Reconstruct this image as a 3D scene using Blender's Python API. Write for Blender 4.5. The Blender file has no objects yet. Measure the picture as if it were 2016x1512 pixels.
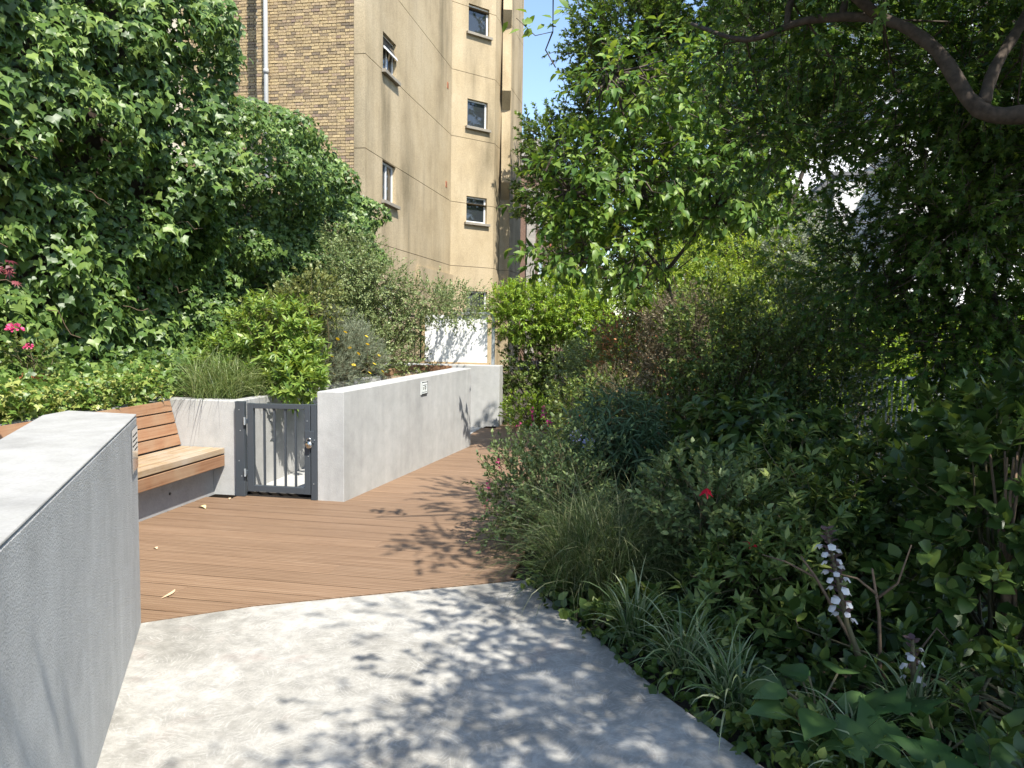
import bpy, math, random
import numpy as np
from mathutils import Matrix, Vector

# ------------------------------------------------------------------ camera, sky, sun, exposure
SC = bpy.context.scene
COL = SC.collection
cam_d = bpy.data.cameras.new('camera')
cam = bpy.data.objects.new('camera', cam_d)
COL.objects.link(cam)
cam_d.sensor_width = 36.0
cam_d.lens = 1500.0 / 2016.0 * 36.0
cam_d.clip_start = 0.05
cam_d.clip_end = 3000.0
cam.matrix_world = (Matrix.Translation((0, 0, 1.6)) @ Matrix.Rotation(math.radians(10.5), 4, 'Z')
                    @ Matrix.Rotation(math.radians(90 - 4.37), 4, 'X') @ Matrix.Rotation(math.radians(0.86), 4, 'Z'))
SC.camera = cam

SUN_AZ = 138.0      # compass style, clockwise from +Y
SUN_EL = 56.0
world = bpy.data.worlds.new('World')
SC.world = world
world.use_nodes = True
wn = world.node_tree.nodes
sky = wn.new('ShaderNodeTexSky')
sky.sky_type = 'NISHITA'
sky.sun_disc = False
sky.sun_elevation = math.radians(SUN_EL)
sky.sun_rotation = math.radians(SUN_AZ)
sky.air_density = 1.0
sky.dust_density = 0.6
sky.ozone_density = 1.6
wn['Background'].inputs['Strength'].default_value = 0.15
world.node_tree.links.new(sky.outputs[0], wn['Background'].inputs['Color'])
sun_d = bpy.data.lights.new('sun', 'SUN')
sun = bpy.data.objects.new('sun', sun_d)
COL.objects.link(sun)
sun_d.energy = 4.6
sun_d.angle = math.radians(0.55)
sun_d.color = (1.0, 0.95, 0.86)
S_DIR = Vector((math.sin(math.radians(SUN_AZ)) * math.cos(math.radians(SUN_EL)),
                math.cos(math.radians(SUN_AZ)) * math.cos(math.radians(SUN_EL)), math.sin(math.radians(SUN_EL))))
sun.rotation_euler = S_DIR.to_track_quat('Z', 'Y').to_euler()
sun.location = (3, -6, 12)
SC.view_settings.view_transform = 'Standard'
SC.view_settings.look = 'None'
SC.view_settings.gamma = 1.0
SC.view_settings.use_curve_mapping = False
SC.view_settings.exposure = 1.05
SC.cycles.max_bounces = 6
SC.cycles.diffuse_bounces = 3
SC.cycles.transmission_bounces = 4
SC.cycles.transparent_max_bounces = 4
SC.cycles.caustics_reflective = False
SC.cycles.caustics_refractive = False

rng = np.random.default_rng(11)
random.seed(5)

# ------------------------------------------------------------------ node helpers and materials
def new_mat(name):
    m = bpy.data.materials.new(name)
    m.use_nodes = True
    return m, m.node_tree.nodes, m.node_tree.links, m.node_tree.nodes['Principled BSDF']

def nd(nodes, typ, **kw):
    n = nodes.new(typ)
    for k, v in kw.items():
        if k in n.inputs.keys():
            n.inputs[k].default_value = v
        else:
            setattr(n, k, v)
    return n

def ramp(nodes, stops):
    r = nodes.new('ShaderNodeValToRGB')
    e = r.color_ramp.elements
    while len(e) > 1:
        e.remove(e[-1])
    e[0].position = stops[0][0]
    e[0].color = (*stops[0][1], 1)
    for p, c in stops[1:]:
        x = e.new(p)
        x.color = (*c, 1)
    return r

def g3(v):
    return (v, v, v)

def mixrgb(nodes, links, fac, a, b, blend='MIX'):
    m = nodes.new('ShaderNodeMix')
    m.data_type = 'RGBA'
    m.blend_type = blend
    for sock, val in ((m.inputs['Factor'], fac), (m.inputs['A'], a), (m.inputs['B'], b)):
        if hasattr(val, 'is_linked'):
            links.new(val, sock)
        else:
            sock.default_value = val if not isinstance(val, tuple) else (*val, 1) if len(val) == 3 else val
    return m.outputs['Result']

def pos_node(nodes, links, scale=(1, 1, 1)):
    g = nodes.new('ShaderNodeNewGeometry')
    mp = nodes.new('ShaderNodeMapping')
    mp.inputs['Scale'].default_value = scale
    links.new(g.outputs['Position'], mp.inputs['Vector'])
    return mp.outputs['Vector']

def noise(nodes, links, vec, scale, detail=4, rough=0.55, dist=0.0):
    n = nd(nodes, 'ShaderNodeTexNoise', Scale=scale, Detail=detail, Roughness=rough, Distortion=dist)
    links.new(vec, n.inputs['Vector'])
    return n.outputs['Fac']

def bump(nodes, links, height, bsdf, strength=0.3, dist=0.01, prev=None):
    b = nd(nodes, 'ShaderNodeBump', Strength=strength, Distance=dist)
    links.new(height, b.inputs['Height'])
    if prev is not None:
        links.new(prev, b.inputs['Normal'])
    links.new(b.outputs['Normal'], bsdf.inputs['Normal'])
    return b.outputs['Normal']

def rand_value(nodes, links):
    """a random number per object and per loose piece"""
    oi = nodes.new('ShaderNodeObjectInfo')
    ge = nodes.new('ShaderNodeNewGeometry')
    a = nd(nodes, 'ShaderNodeMath', operation='ADD')
    links.new(oi.outputs['Random'], a.inputs[0])
    links.new(ge.outputs['Random Per Island'], a.inputs[1])
    f = nd(nodes, 'ShaderNodeMath', operation='FRACT')
    links.new(a.outputs[0], f.inputs[0])
    return f.outputs[0]

def leaf_mat(name, c0, c1, c2=None, rough=0.45, trans=0.28, spec=0.38, tcol=None):
    m, n, l, b = new_mat(name)
    rv = rand_value(n, l)
    c2 = c2 or c1
    r = ramp(n, [(0.0, c0), (0.55, c1), (0.9, c2), (1.0, tuple(x * 1.15 for x in c2))])
    l.new(rv, r.inputs[0])
    l.new(r.outputs[0], b.inputs['Base Color'])
    b.inputs['Roughness'].default_value = rough
    b.inputs['Specular IOR Level'].default_value = spec
    t = n.new('ShaderNodeBsdfTranslucent')
    hs = nd(n, 'ShaderNodeHueSaturation', Hue=0.475, Saturation=1.1, Value=1.7)
    l.new(r.outputs[0], hs.inputs['Color'])
    l.new(hs.outputs[0], t.inputs['Color'])
    mx = nd(n, 'ShaderNodeMixShader')
    mx.inputs[0].default_value = trans
    l.new(b.outputs[0], mx.inputs[1])
    l.new(t.outputs[0], mx.inputs[2])
    l.new(mx.outputs[0], n['Material Output'].inputs['Surface'])
    return m

def plain_mat(name, col, rough=0.6, metal=0.0, spec=0.5, var=0.0, scale=20):
    m, n, l, b = new_mat(name)
    b.inputs['Roughness'].default_value = rough
    b.inputs['Metallic'].default_value = metal
    b.inputs['Specular IOR Level'].default_value = spec
    if var:
        v = pos_node(n, l)
        f = noise(n, l, v, scale, 5)
        r = ramp(n, [(0.3, tuple(x * (1 - var) for x in col)), (0.7, tuple(min(1, x * (1 + var)) for x in col))])
        l.new(f, r.inputs[0])
        l.new(r.outputs[0], b.inputs['Base Color'])
        bump(n, l, f, b, 0.15, 0.004)
    else:
        b.inputs['Base Color'].default_value = (*col, 1)
    return m

def concrete_mat(name, col, grain=130.0, gstr=0.25, gdist=0.004, stain=0.18, streak=0.0, rough=0.8, dirt=(0.55, 0.55, 0.52)):
    m, n, l, b = new_mat(name)
    v = pos_node(n, l)
    big = noise(n, l, v, 1.7, 6, 0.6)
    mid = noise(n, l, v, 9.0, 6, 0.65)
    r = ramp(n, [(0.28, tuple(c * (1 - stain) for c in col)), (0.5, col), (0.75, tuple(min(1, c * (1 + stain * .5)) for c in col))])
    l.new(big, r.inputs[0])
    r2 = ramp(n, [(0.3, g3(0.87)), (0.65, g3(1.0))])
    l.new(mid, r2.inputs[0])
    c = mixrgb(n, l, 1.0, r.outputs[0], r2.outputs[0], 'MULTIPLY')
    if streak:
        vs = pos_node(n, l, (5.0, 5.0, 0.35))
        s = noise(n, l, vs, 1.6, 5, 0.6)
        r3 = ramp(n, [(0.35, dirt), (0.62, g3(1.0))])
        l.new(s, r3.inputs[0])
        c = mixrgb(n, l, streak, c, mixrgb(n, l, 1.0, c, r3.outputs[0], 'MULTIPLY'))
    fine = noise(n, l, v, grain, 3, 0.6)
    r4 = ramp(n, [(0.3, g3(0.9)), (0.7, g3(1.04))])
    l.new(fine, r4.inputs[0])
    c = mixrgb(n, l, 1.0, c, r4.outputs[0], 'MULTIPLY')
    l.new(c, b.inputs['Base Color'])
    b.inputs['Roughness'].default_value = rough
    b.inputs['Specular IOR Level'].default_value = 0.3
    nn = bump(n, l, fine, b, gstr, gdist)
    bump(n, l, mid, b, 0.15, 0.006, nn)
    return m

def path_mat():
    m, n, l, b = new_mat('brushed path concrete')
    v = pos_node(n, l)
    big = noise(n, l, v, 1.6, 6, 0.6, 0.6)
    mid = noise(n, l, v, 11.0, 8, 0.75)
    base = ramp(n, [(0.3, (0.235, 0.224, 0.197)), (0.47, (0.325, 0.312, 0.28)), (0.68, (0.43, 0.417, 0.383))])
    l.new(big, base.inputs[0])
    pk = noise(n, l, pos_node(n, l, (1, 1, 1)), 2.6, 3, 0.5, 1.5)
    pr = ramp(n, [(0.6, g3(0)), (0.75, g3(0.55))])
    l.new(pk, pr.inputs[0])
    c = mixrgb(n, l, pr.outputs[0], base.outputs[0], (0.30, 0.25, 0.22))
    r2 = ramp(n, [(0.38, g3(0.76)), (0.62, g3(1.12))])
    l.new(mid, r2.inputs[0])
    c = mixrgb(n, l, 1.0, c, r2.outputs[0], 'MULTIPLY')
    # brush arcs: rings round scattered centres, masked by noise
    height = None
    for sc, fr, th, seed in ((1.5, 420.0, 0.55, 0.0), (2.3, 560.0, 0.6, 7.3), (0.8, 300.0, 0.6, 3.1), (3.4, 700.0, 0.6, 11.9)):
        mp = nd(n, 'ShaderNodeMapping')
        mp.inputs['Location'].default_value = (seed, seed * 1.7, 0)
        g = n.new('ShaderNodeNewGeometry')
        l.new(g.outputs['Position'], mp.inputs['Vector'])
        w = noise(n, l, mp.outputs[0], 3.0, 2, 0.5)
        vo = nd(n, 'ShaderNodeTexVoronoi', Scale=sc)
        vo.voronoi_dimensions = '2D'
        l.new(mp.outputs[0], vo.inputs['Vector'])
        ad = nd(n, 'ShaderNodeMath', operation='MULTIPLY_ADD')
        l.new(w, ad.inputs[0])
        ad.inputs[1].default_value = 0.35
        l.new(vo.outputs['Distance'], ad.inputs[2])
        mu = nd(n, 'ShaderNodeMath', operation='MULTIPLY')
        l.new(ad.outputs[0], mu.inputs[0])
        mu.inputs[1].default_value = fr / sc * 0.55
        si = nd(n, 'ShaderNodeMath', operation='SINE')
        l.new(mu.outputs[0], si.inputs[0])
        th_r = ramp(n, [(th, g3(0)), (min(1, th + .1), g3(1))])
        l.new(si.outputs[0], th_r.inputs[0])
        mk = noise(n, l, mp.outputs[0], 9.0, 6, 0.72)
        mr = ramp(n, [(0.50, g3(0)), (0.66, g3(1))])
        l.new(mk, mr.inputs[0])
        mm = nd(n, 'ShaderNodeMath', operation='MULTIPLY')
        l.new(th_r.outputs[0], mm.inputs[0])
        l.new(mr.outputs[0], mm.inputs[1])
        f = nd(n, 'ShaderNodeMath', operation='MULTIPLY')
        l.new(mm.outputs[0], f.inputs[0])
        f.inputs[1].default_value = 0.24
        c = mixrgb(n, l, f.outputs[0], c, (0.62, 0.61, 0.57))
        height = mm.outputs[0]
    fine = noise(n, l, v, 220.0, 2, 0.6)
    r4 = ramp(n, [(0.3, g3(0.93)), (0.7, g3(1.04))])
    l.new(fine, r4.inputs[0])
    c = mixrgb(n, l, 1.0, c, r4.outputs[0], 'MULTIPLY')
    l.new(c, b.inputs['Base Color'])
    b.inputs['Roughness'].default_value = 0.75
    b.inputs['Specular IOR Level'].default_value = 0.35
    nn = bump(n, l, fine, b, 0.12, 0.003)
    bump(n, l, height, b, 0.15, 0.002, nn)
    return m

def wood_mat(name, stops, along='Y', scale=1.0, rough=0.6, weather=None, ribs=0, var=(.88, 1.1)):
    m, n, l, b = new_mat(name)
    oi = n.new('ShaderNodeObjectInfo')
    g = n.new('ShaderNodeNewGeometry')
    mul = nd(n, 'ShaderNodeVectorMath', operation='SCALE')
    comb = n.new('ShaderNodeCombineXYZ')
    for s in ('X', 'Y', 'Z'):
        l.new(oi.outputs['Random'], comb.inputs[s])
    l.new(comb.outputs[0], mul.inputs[0])
    mul.inputs['Scale'].default_value = 37.0
    ad = nd(n, 'ShaderNodeVectorMath', operation='ADD')
    l.new(g.outputs['Position'], ad.inputs[0])
    l.new(mul.outputs[0], ad.inputs[1])
    mp = nd(n, 'ShaderNodeMapping')
    s = [26 * scale] * 3
    s['XYZ'.index(along)] = .6 * scale
    mp.inputs['Scale'].default_value = s
    l.new(ad.outputs[0], mp.inputs['Vector'])
    f = noise(n, l, mp.outputs[0], 1.6, 7, 0.65, 0.7)
    r = ramp(n, stops)
    l.new(f, r.inputs[0])
    c = r.outputs[0]
    # each plank a little lighter or darker
    vr = ramp(n, [(0, g3(var[0])), (1, g3(var[1]))])
    l.new(oi.outputs['Random'], vr.inputs[0])
    c = mixrgb(n, l, 1.0, c, vr.outputs[0], 'MULTIPLY')
    if ribs:      # shade of the fine grooves, painted in as dark stripes
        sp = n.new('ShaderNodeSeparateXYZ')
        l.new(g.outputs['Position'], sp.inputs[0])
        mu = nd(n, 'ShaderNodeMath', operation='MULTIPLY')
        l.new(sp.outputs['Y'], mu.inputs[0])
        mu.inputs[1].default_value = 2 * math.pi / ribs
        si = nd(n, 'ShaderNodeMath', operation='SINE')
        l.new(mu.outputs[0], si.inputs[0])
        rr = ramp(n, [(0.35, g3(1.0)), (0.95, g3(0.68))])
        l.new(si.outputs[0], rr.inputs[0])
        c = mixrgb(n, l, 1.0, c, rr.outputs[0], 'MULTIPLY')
    if weather:
        w = noise(n, l, ad.outputs[0], 3.0, 5, 0.6)
        wr = ramp(n, [(0.4, g3(0)), (0.7, g3(0.7))])
        l.new(w, wr.inputs[0])
        c = mixrgb(n, l, wr.outputs[0], c, weather)
    l.new(c, b.inputs['Base Color'])
    b.inputs['Roughness'].default_value = rough
    b.inputs['Specular IOR Level'].default_value = 0.3
    bump(n, l, f, b, 0.3, 0.003)
    return m

def brick_mat(name, stops):
    m, n, l, b = new_mat(name)
    rv = rand_value(n, l)
    r = ramp(n, stops)
    l.new(rv, r.inputs[0])
    v = pos_node(n, l)
    f = noise(n, l, v, 28.0, 5, 0.65)
    r2 = ramp(n, [(0.3, g3(0.55)), (0.6, g3(1.08))])
    l.new(f, r2.inputs[0])
    c = mixrgb(n, l, 1.0, r.outputs[0], r2.outputs[0], 'MULTIPLY')
    l.new(c, b.inputs['Base Color'])
    b.inputs['Roughness'].default_value = 0.9
    b.inputs['Specular IOR Level'].default_value = 0.2
    bump(n, l, f, b, 0.5, 0.01)
    return m

def render_mat():
    """cream cement render, weathered with grime runs"""
    m, n, l, b = new_mat('weathered cream render')
    v = pos_node(n, l)
    big = noise(n, l, v, 0.55, 6, 0.62)
    r = ramp(n, [(0.3, (0.38, 0.30, 0.185)), (0.46, (0.475, 0.38, 0.24)), (0.7, (0.53, 0.435, 0.29))])
    l.new(big, r.inputs[0])
    run = noise(n, l, pos_node(n, l, (0.8, 0.8, 0.16)), 1.0, 6, 0.6)
    r3 = ramp(n, [(0.33, (0.45, 0.46, 0.45)), (0.48, g3(0.86)), (0.57, g3(1.0))])
    l.new(run, r3.inputs[0])
    c = mixrgb(n, l, 0.85, r.outputs[0], mixrgb(n, l, 1.0, r.outputs[0], r3.outputs[0], 'MULTIPLY'))
    run2 = noise(n, l, pos_node(n, l, (4.0, 4.0, 0.3)), 1.5, 6, 0.6)
    r5 = ramp(n, [(0.33, g3(0.72)), (0.5, g3(1.0))])
    l.new(run2, r5.inputs[0])
    c = mixrgb(n, l, 0.25, c, mixrgb(n, l, 1.0, c, r5.outputs[0], 'MULTIPLY'))
    fine = noise(n, l, v, 38.0, 4, 0.7)
    r4 = ramp(n, [(0.32, g3(0.72)), (0.65, g3(1.08))])
    l.new(fine, r4.inputs[0])
    c = mixrgb(n, l, 1.0, c, r4.outputs[0], 'MULTIPLY')
    l.new(c, b.inputs['Base Color'])
    b.inputs['Roughness'].default_value = 0.9
    b.inputs['Specular IOR Level'].default_value = 0.2
    bump(n, l, fine, b, 0.35, 0.012)
    return m

def soil_mat():
    m, n, l, b = new_mat('dark soil')
    v = pos_node(n, l)
    f = noise(n, l, v, 26.0, 6, 0.7)
    r = ramp(n, [(0.3, (0.018, 0.013, 0.009)), (0.55, (0.045, 0.033, 0.022)), (0.75, (0.10, 0.075, 0.05))])
    l.new(f, r.inputs[0])
    l.new(r.outputs[0], b.inputs['Base Color'])
    b.inputs['Roughness'].default_value = 0.95
    bump(n, l, f, b, 0.8, 0.03)
    return m

M = {}
M['soil'] = soil_mat()
M['path'] = path_mat()
M['wall_rough'] = concrete_mat('roughcast wall render', (0.52, 0.52, 0.51), grain=150, gstr=0.8, gdist=0.008, stain=0.14, streak=0.25, dirt=(0.66, 0.66, 0.66))
M['wall_top'] = concrete_mat('smooth wall capping', (0.37, 0.365, 0.347), grain=90, gstr=0.2, stain=0.3, streak=0.35, dirt=(0.72, 0.72, 0.68))
M['wall_white'] = concrete_mat('pale wall render', (0.465, 0.46, 0.44), grain=120, gstr=0.35, gdist=0.006, stain=0.16, streak=0.5, dirt=(0.8, 0.82, 0.83))
M['kick'] = concrete_mat('cast concrete', (0.36, 0.36, 0.355), grain=60, gstr=0.15, stain=0.15)
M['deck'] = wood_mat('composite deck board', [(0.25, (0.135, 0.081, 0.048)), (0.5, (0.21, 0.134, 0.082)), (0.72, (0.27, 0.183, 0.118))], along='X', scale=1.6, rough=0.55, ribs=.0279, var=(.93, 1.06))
M['bench'] = wood_mat('oiled bench hardwood', [(0.25, (0.175, 0.082, 0.042)), (0.5, (0.29, 0.153, 0.082)), (0.75, (0.38, 0.225, 0.13))], along='Y', rough=0.55, weather=(0.33, 0.235, 0.15))
M['seat'] = wood_mat('weathered seat hardwood', [(0.25, (0.19, 0.125, 0.07)), (0.5, (0.32, 0.225, 0.13)), (0.75, (0.44, 0.33, 0.21))], along='Y', rough=0.6, weather=(0.42, 0.36, 0.29))
M['gate'] = plain_mat('anthracite powder coat', (0.052, 0.062, 0.072), rough=0.38, spec=0.5)
M['steel'] = plain_mat('brushed steel', (0.62, 0.62, 0.6), rough=0.22, metal=1.0)
M['plaque'] = plain_mat('polished steel plate', (0.72, 0.71, 0.69), rough=0.07, metal=1.0)
M['galv'] = plain_mat('galvanised steel', (0.42, 0.45, 0.46), rough=0.45, metal=0.5, var=0.15, scale=30)
M['ink'] = plain_mat('dark lettering', (0.03, 0.03, 0.03), rough=0.6)
M['sign_white'] = plain_mat('sign plate white', (0.74, 0.77, 0.74), rough=0.3)
M['board'] = plain_mat('white board panel', (0.80, 0.80, 0.79), rough=0.5)
M['tan'] = plain_mat('pale timber rail', (0.50, 0.36, 0.20), rough=0.7, var=0.15, scale=8)
M['black'] = plain_mat('black iron', (0.02, 0.02, 0.022), rough=0.4)
M['void'] = plain_mat('black gap shade', (0.012, 0.01, 0.008), rough=1.0, spec=0.0)  # plain black, stands in for the shade between deck boards
M['render'] = render_mat()
M['groove'] = plain_mat('dark panel joint', (0.09, 0.073, 0.052), rough=0.9)
BR = [(0.0, (0.20, 0.155, 0.11)), (0.10, (0.30, 0.225, 0.14)), (0.3, (0.43, 0.32, 0.175)), (0.7, (0.51, 0.385, 0.21)), (0.92, (0.42, 0.31, 0.19)), (1.0, (0.28, 0.20, 0.15))]
M['brick'] = brick_mat('yellow stock brick', BR)
M['mortar'] = plain_mat('pale mortar', (0.60, 0.52, 0.39), rough=0.95, var=0.2, scale=12)
M['redbrick'] = brick_mat('old brown brick', [(0, (0.17, 0.12, 0.09)), (0.6, (0.24, 0.165, 0.125)), (1, (0.30, 0.19, 0.14))])
M['red'] = plain_mat('red brick panel', (0.42, 0.10, 0.05), rough=0.9, var=0.2, scale=14)
M['stone'] = plain_mat('grey stone trim', (0.42, 0.39, 0.34), rough=0.9, var=0.2, scale=6)
M['lead'] = plain_mat('grey roof covering', (0.16, 0.16, 0.17), rough=0.7, var=0.2, scale=5)
M['pipe'] = plain_mat('grey painted pipe', (0.36, 0.36, 0.34), rough=0.45, var=0.1, scale=6)
M['frame'] = plain_mat('white window paint', (0.75, 0.76, 0.75), rough=0.4)
M['sill'] = concrete_mat('stone sill', (0.30, 0.27, 0.22), grain=60, stain=0.25)
M['glass'] = plain_mat('window glass', (0.03, 0.035, 0.04), rough=0.02, spec=1.0)
M['terracotta'] = plain_mat('terracotta', (0.48, 0.17, 0.08), rough=0.8, var=0.15, scale=25)
M['whitewall'] = plain_mat('white painted render', (0.76, 0.76, 0.75), rough=0.8, var=0.05, scale=2)
M['paleblock'] = plain_mat('pale grey cladding', (0.55, 0.56, 0.58), rough=0.7, var=0.06, scale=1)
M['gable'] = plain_mat('grey rendered gable', (0.42, 0.41, 0.38), rough=0.9, var=0.1, scale=2)
M['bark'] = plain_mat('brown bark', (0.075, 0.056, 0.042), rough=0.9, var=0.45, scale=28)
M['twig'] = plain_mat('green brown twig', (0.10, 0.085, 0.04), rough=0.8)
M['stem'] = plain_mat('brown woody stem', (0.14, 0.092, 0.055), rough=0.85, var=0.3, scale=40)
M['dry'] = plain_mat('dry leaf', (0.62, 0.44, 0.27), rough=0.8)
M['dry2'] = plain_mat('dry yellow leaf', (0.60, 0.52, 0.25), rough=0.8)
# foliage
M['ivy'] = leaf_mat('ivy leaf', (0.042, 0.085, 0.02), (0.09, 0.162, 0.033), (0.175, 0.25, 0.058), rough=0.42, trans=0.22)
M['ivyg'] = leaf_mat('variegated ground ivy leaf', (0.071, 0.143, 0.026), (0.156, 0.240, 0.047), (0.369, 0.390, 0.116), rough=0.4)
M['rosette'] = leaf_mat('pale green rosette leaf', (0.085, 0.156, 0.026), (0.156, 0.247, 0.042), (0.270, 0.351, 0.074), rough=0.4)
M['olive'] = leaf_mat('olive small leaf', (0.09, 0.125, 0.035), (0.17, 0.2, 0.06), (0.27, 0.29, 0.11))
M['grey'] = leaf_mat('grey feathery leaf', (0.12, 0.15, 0.09), (0.2, 0.235, 0.15), (0.29, 0.32, 0.22), rough=0.6)
M['loose'] = leaf_mat('loose shrub leaf', (0.1, 0.145, 0.05), (0.17, 0.225, 0.085), (0.28, 0.33, 0.14))
M['sedge'] = leaf_mat('sedge blade', (0.08, 0.13, 0.03), (0.15, 0.21, 0.06), (0.27, 0.3, 0.13), rough=0.45)
M['sedge2'] = leaf_mat('brown green sedge blade', (0.05, 0.085, 0.022), (0.095, 0.135, 0.045), (0.2, 0.21, 0.1), rough=0.45)
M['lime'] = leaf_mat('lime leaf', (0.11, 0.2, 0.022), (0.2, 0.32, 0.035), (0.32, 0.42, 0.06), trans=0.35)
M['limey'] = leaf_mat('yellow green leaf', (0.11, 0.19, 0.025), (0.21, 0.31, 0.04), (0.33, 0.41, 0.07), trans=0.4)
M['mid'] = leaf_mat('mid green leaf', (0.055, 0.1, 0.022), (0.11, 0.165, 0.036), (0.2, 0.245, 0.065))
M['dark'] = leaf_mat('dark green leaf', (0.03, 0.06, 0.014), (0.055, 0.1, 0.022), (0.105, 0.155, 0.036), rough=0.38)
M['pinkish'] = leaf_mat('green and bronze leaf', (0.085, 0.117, 0.032), (0.199, 0.195, 0.063), (0.483, 0.221, 0.105))
M['seed'] = leaf_mat('brown seed head', (0.1, 0.085, 0.05), (0.17, 0.145, 0.085), (0.27, 0.23, 0.15), rough=0.8)
M['salvia'] = leaf_mat('sage leaf', (0.07, 0.115, 0.04), (0.125, 0.18, 0.065), (0.21, 0.265, 0.1), rough=0.5)
M['blue'] = leaf_mat('blue green narrow leaf', (0.04, 0.085, 0.035), (0.075, 0.135, 0.055), (0.14, 0.21, 0.095))
M['cherry'] = leaf_mat('cherry leaf', (0.050, 0.111, 0.019), (0.106, 0.195, 0.032), (0.199, 0.286, 0.053), rough=0.45, trans=0.33)
M['maple'] = leaf_mat('maple leaf', (0.035, 0.085, 0.016), (0.07, 0.14, 0.026), (0.13, 0.205, 0.042), rough=0.4, trans=0.36)
M['plane'] = leaf_mat('plane tree leaf', (0.043, 0.091, 0.017), (0.078, 0.143, 0.027), (0.142, 0.215, 0.047), rough=0.4)
M['redmaple'] = leaf_mat('purple maple leaf', (0.1, 0.02, 0.025), (0.17, 0.035, 0.04), (0.25, 0.07, 0.07))
M['lirio'] = leaf_mat('striped strap leaf', (0.06, 0.11, 0.035), (0.115, 0.175, 0.065), (0.29, 0.33, 0.19), rough=0.35)
M['bigleaf'] = leaf_mat('broad leaf', (0.035, 0.085, 0.022), (0.055, 0.11, 0.03), (0.075, 0.135, 0.04), rough=0.45)
M['pink'] = leaf_mat('pink petal', (0.55, 0.05, 0.16), (0.68, 0.09, 0.22), (0.75, 0.17, 0.30), rough=0.6)
M['redfl'] = leaf_mat('red petal', (0.50, 0.012, 0.03), (0.62, 0.02, 0.05), rough=0.5)
M['magenta'] = leaf_mat('magenta petal', (0.35, 0.03, 0.12), (0.5, 0.05, 0.18), rough=0.6)
M['yellowfl'] = leaf_mat('yellow petal', (0.75, 0.50, 0.02), (0.80, 0.62, 0.04), rough=0.5)
M['whitefl'] = leaf_mat('white petal', (0.58, 0.55, 0.55), (0.68, 0.66, 0.64), rough=0.5)
M['bract'] = leaf_mat('purple bract', (0.10, 0.06, 0.07), (0.16, 0.10, 0.09), rough=0.6)
M['lilac'] = leaf_mat('lilac petal', (0.40, 0.40, 0.68), (0.52, 0.52, 0.75), rough=0.6)

# ------------------------------------------------------------------ object helpers
def tag(o, label=None, cat=None, group=None, kind=None):
    if label: o['label'] = label
    if cat: o['category'] = cat
    if group: o['group'] = group
    if kind: o['kind'] = kind
    return o

def thing(name, label, cat, loc=(0, 0, 0), group=None):
    o = bpy.data.objects.new(name, None)
    o.empty_display_size = 0.2
    o.location = loc
    COL.objects.link(o)
    return tag(o, label, cat, group)

def put(o, parent=None):
    COL.objects.link(o)
    if parent is not None:
        o.parent = parent
        r = parent
        while r.parent is not None:
            r = r.parent
        # geometry is written in world metres; the root carries the only offset
        o.matrix_parent_inverse = Matrix.Translation(-Vector(r.location)) if parent is r else Matrix.Identity(4)
    return o

def mesh_from(name, verts, faces, mat, smooth=False):
    me = bpy.data.meshes.new(name)
    me.from_pydata([tuple(v) for v in verts], [], [tuple(f) for f in faces])
    me.materials.append(mat)
    if smooth:
        me.polygons.foreach_set('use_smooth', [True] * len(me.polygons))
    me.update()
    return me

def tri_mesh(name, V, T, mat, smooth=False):
    me = bpy.data.meshes.new(name)
    V = np.ascontiguousarray(V, dtype=np.float32)
    T = np.ascontiguousarray(T, dtype=np.int32)
    me.vertices.add(len(V))
    me.vertices.foreach_set('co', V.ravel())
    me.loops.add(T.size)
    me.loops.foreach_set('vertex_index', T.ravel())
    me.polygons.add(len(T))
    me.polygons.foreach_set('loop_start', np.arange(0, T.size, 3, dtype=np.int32))
    if smooth:
        me.polygons.foreach_set('use_smooth', np.ones(len(T), dtype=bool))
    me.materials.append(mat)
    me.update(calc_edges=True)
    return me

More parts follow.
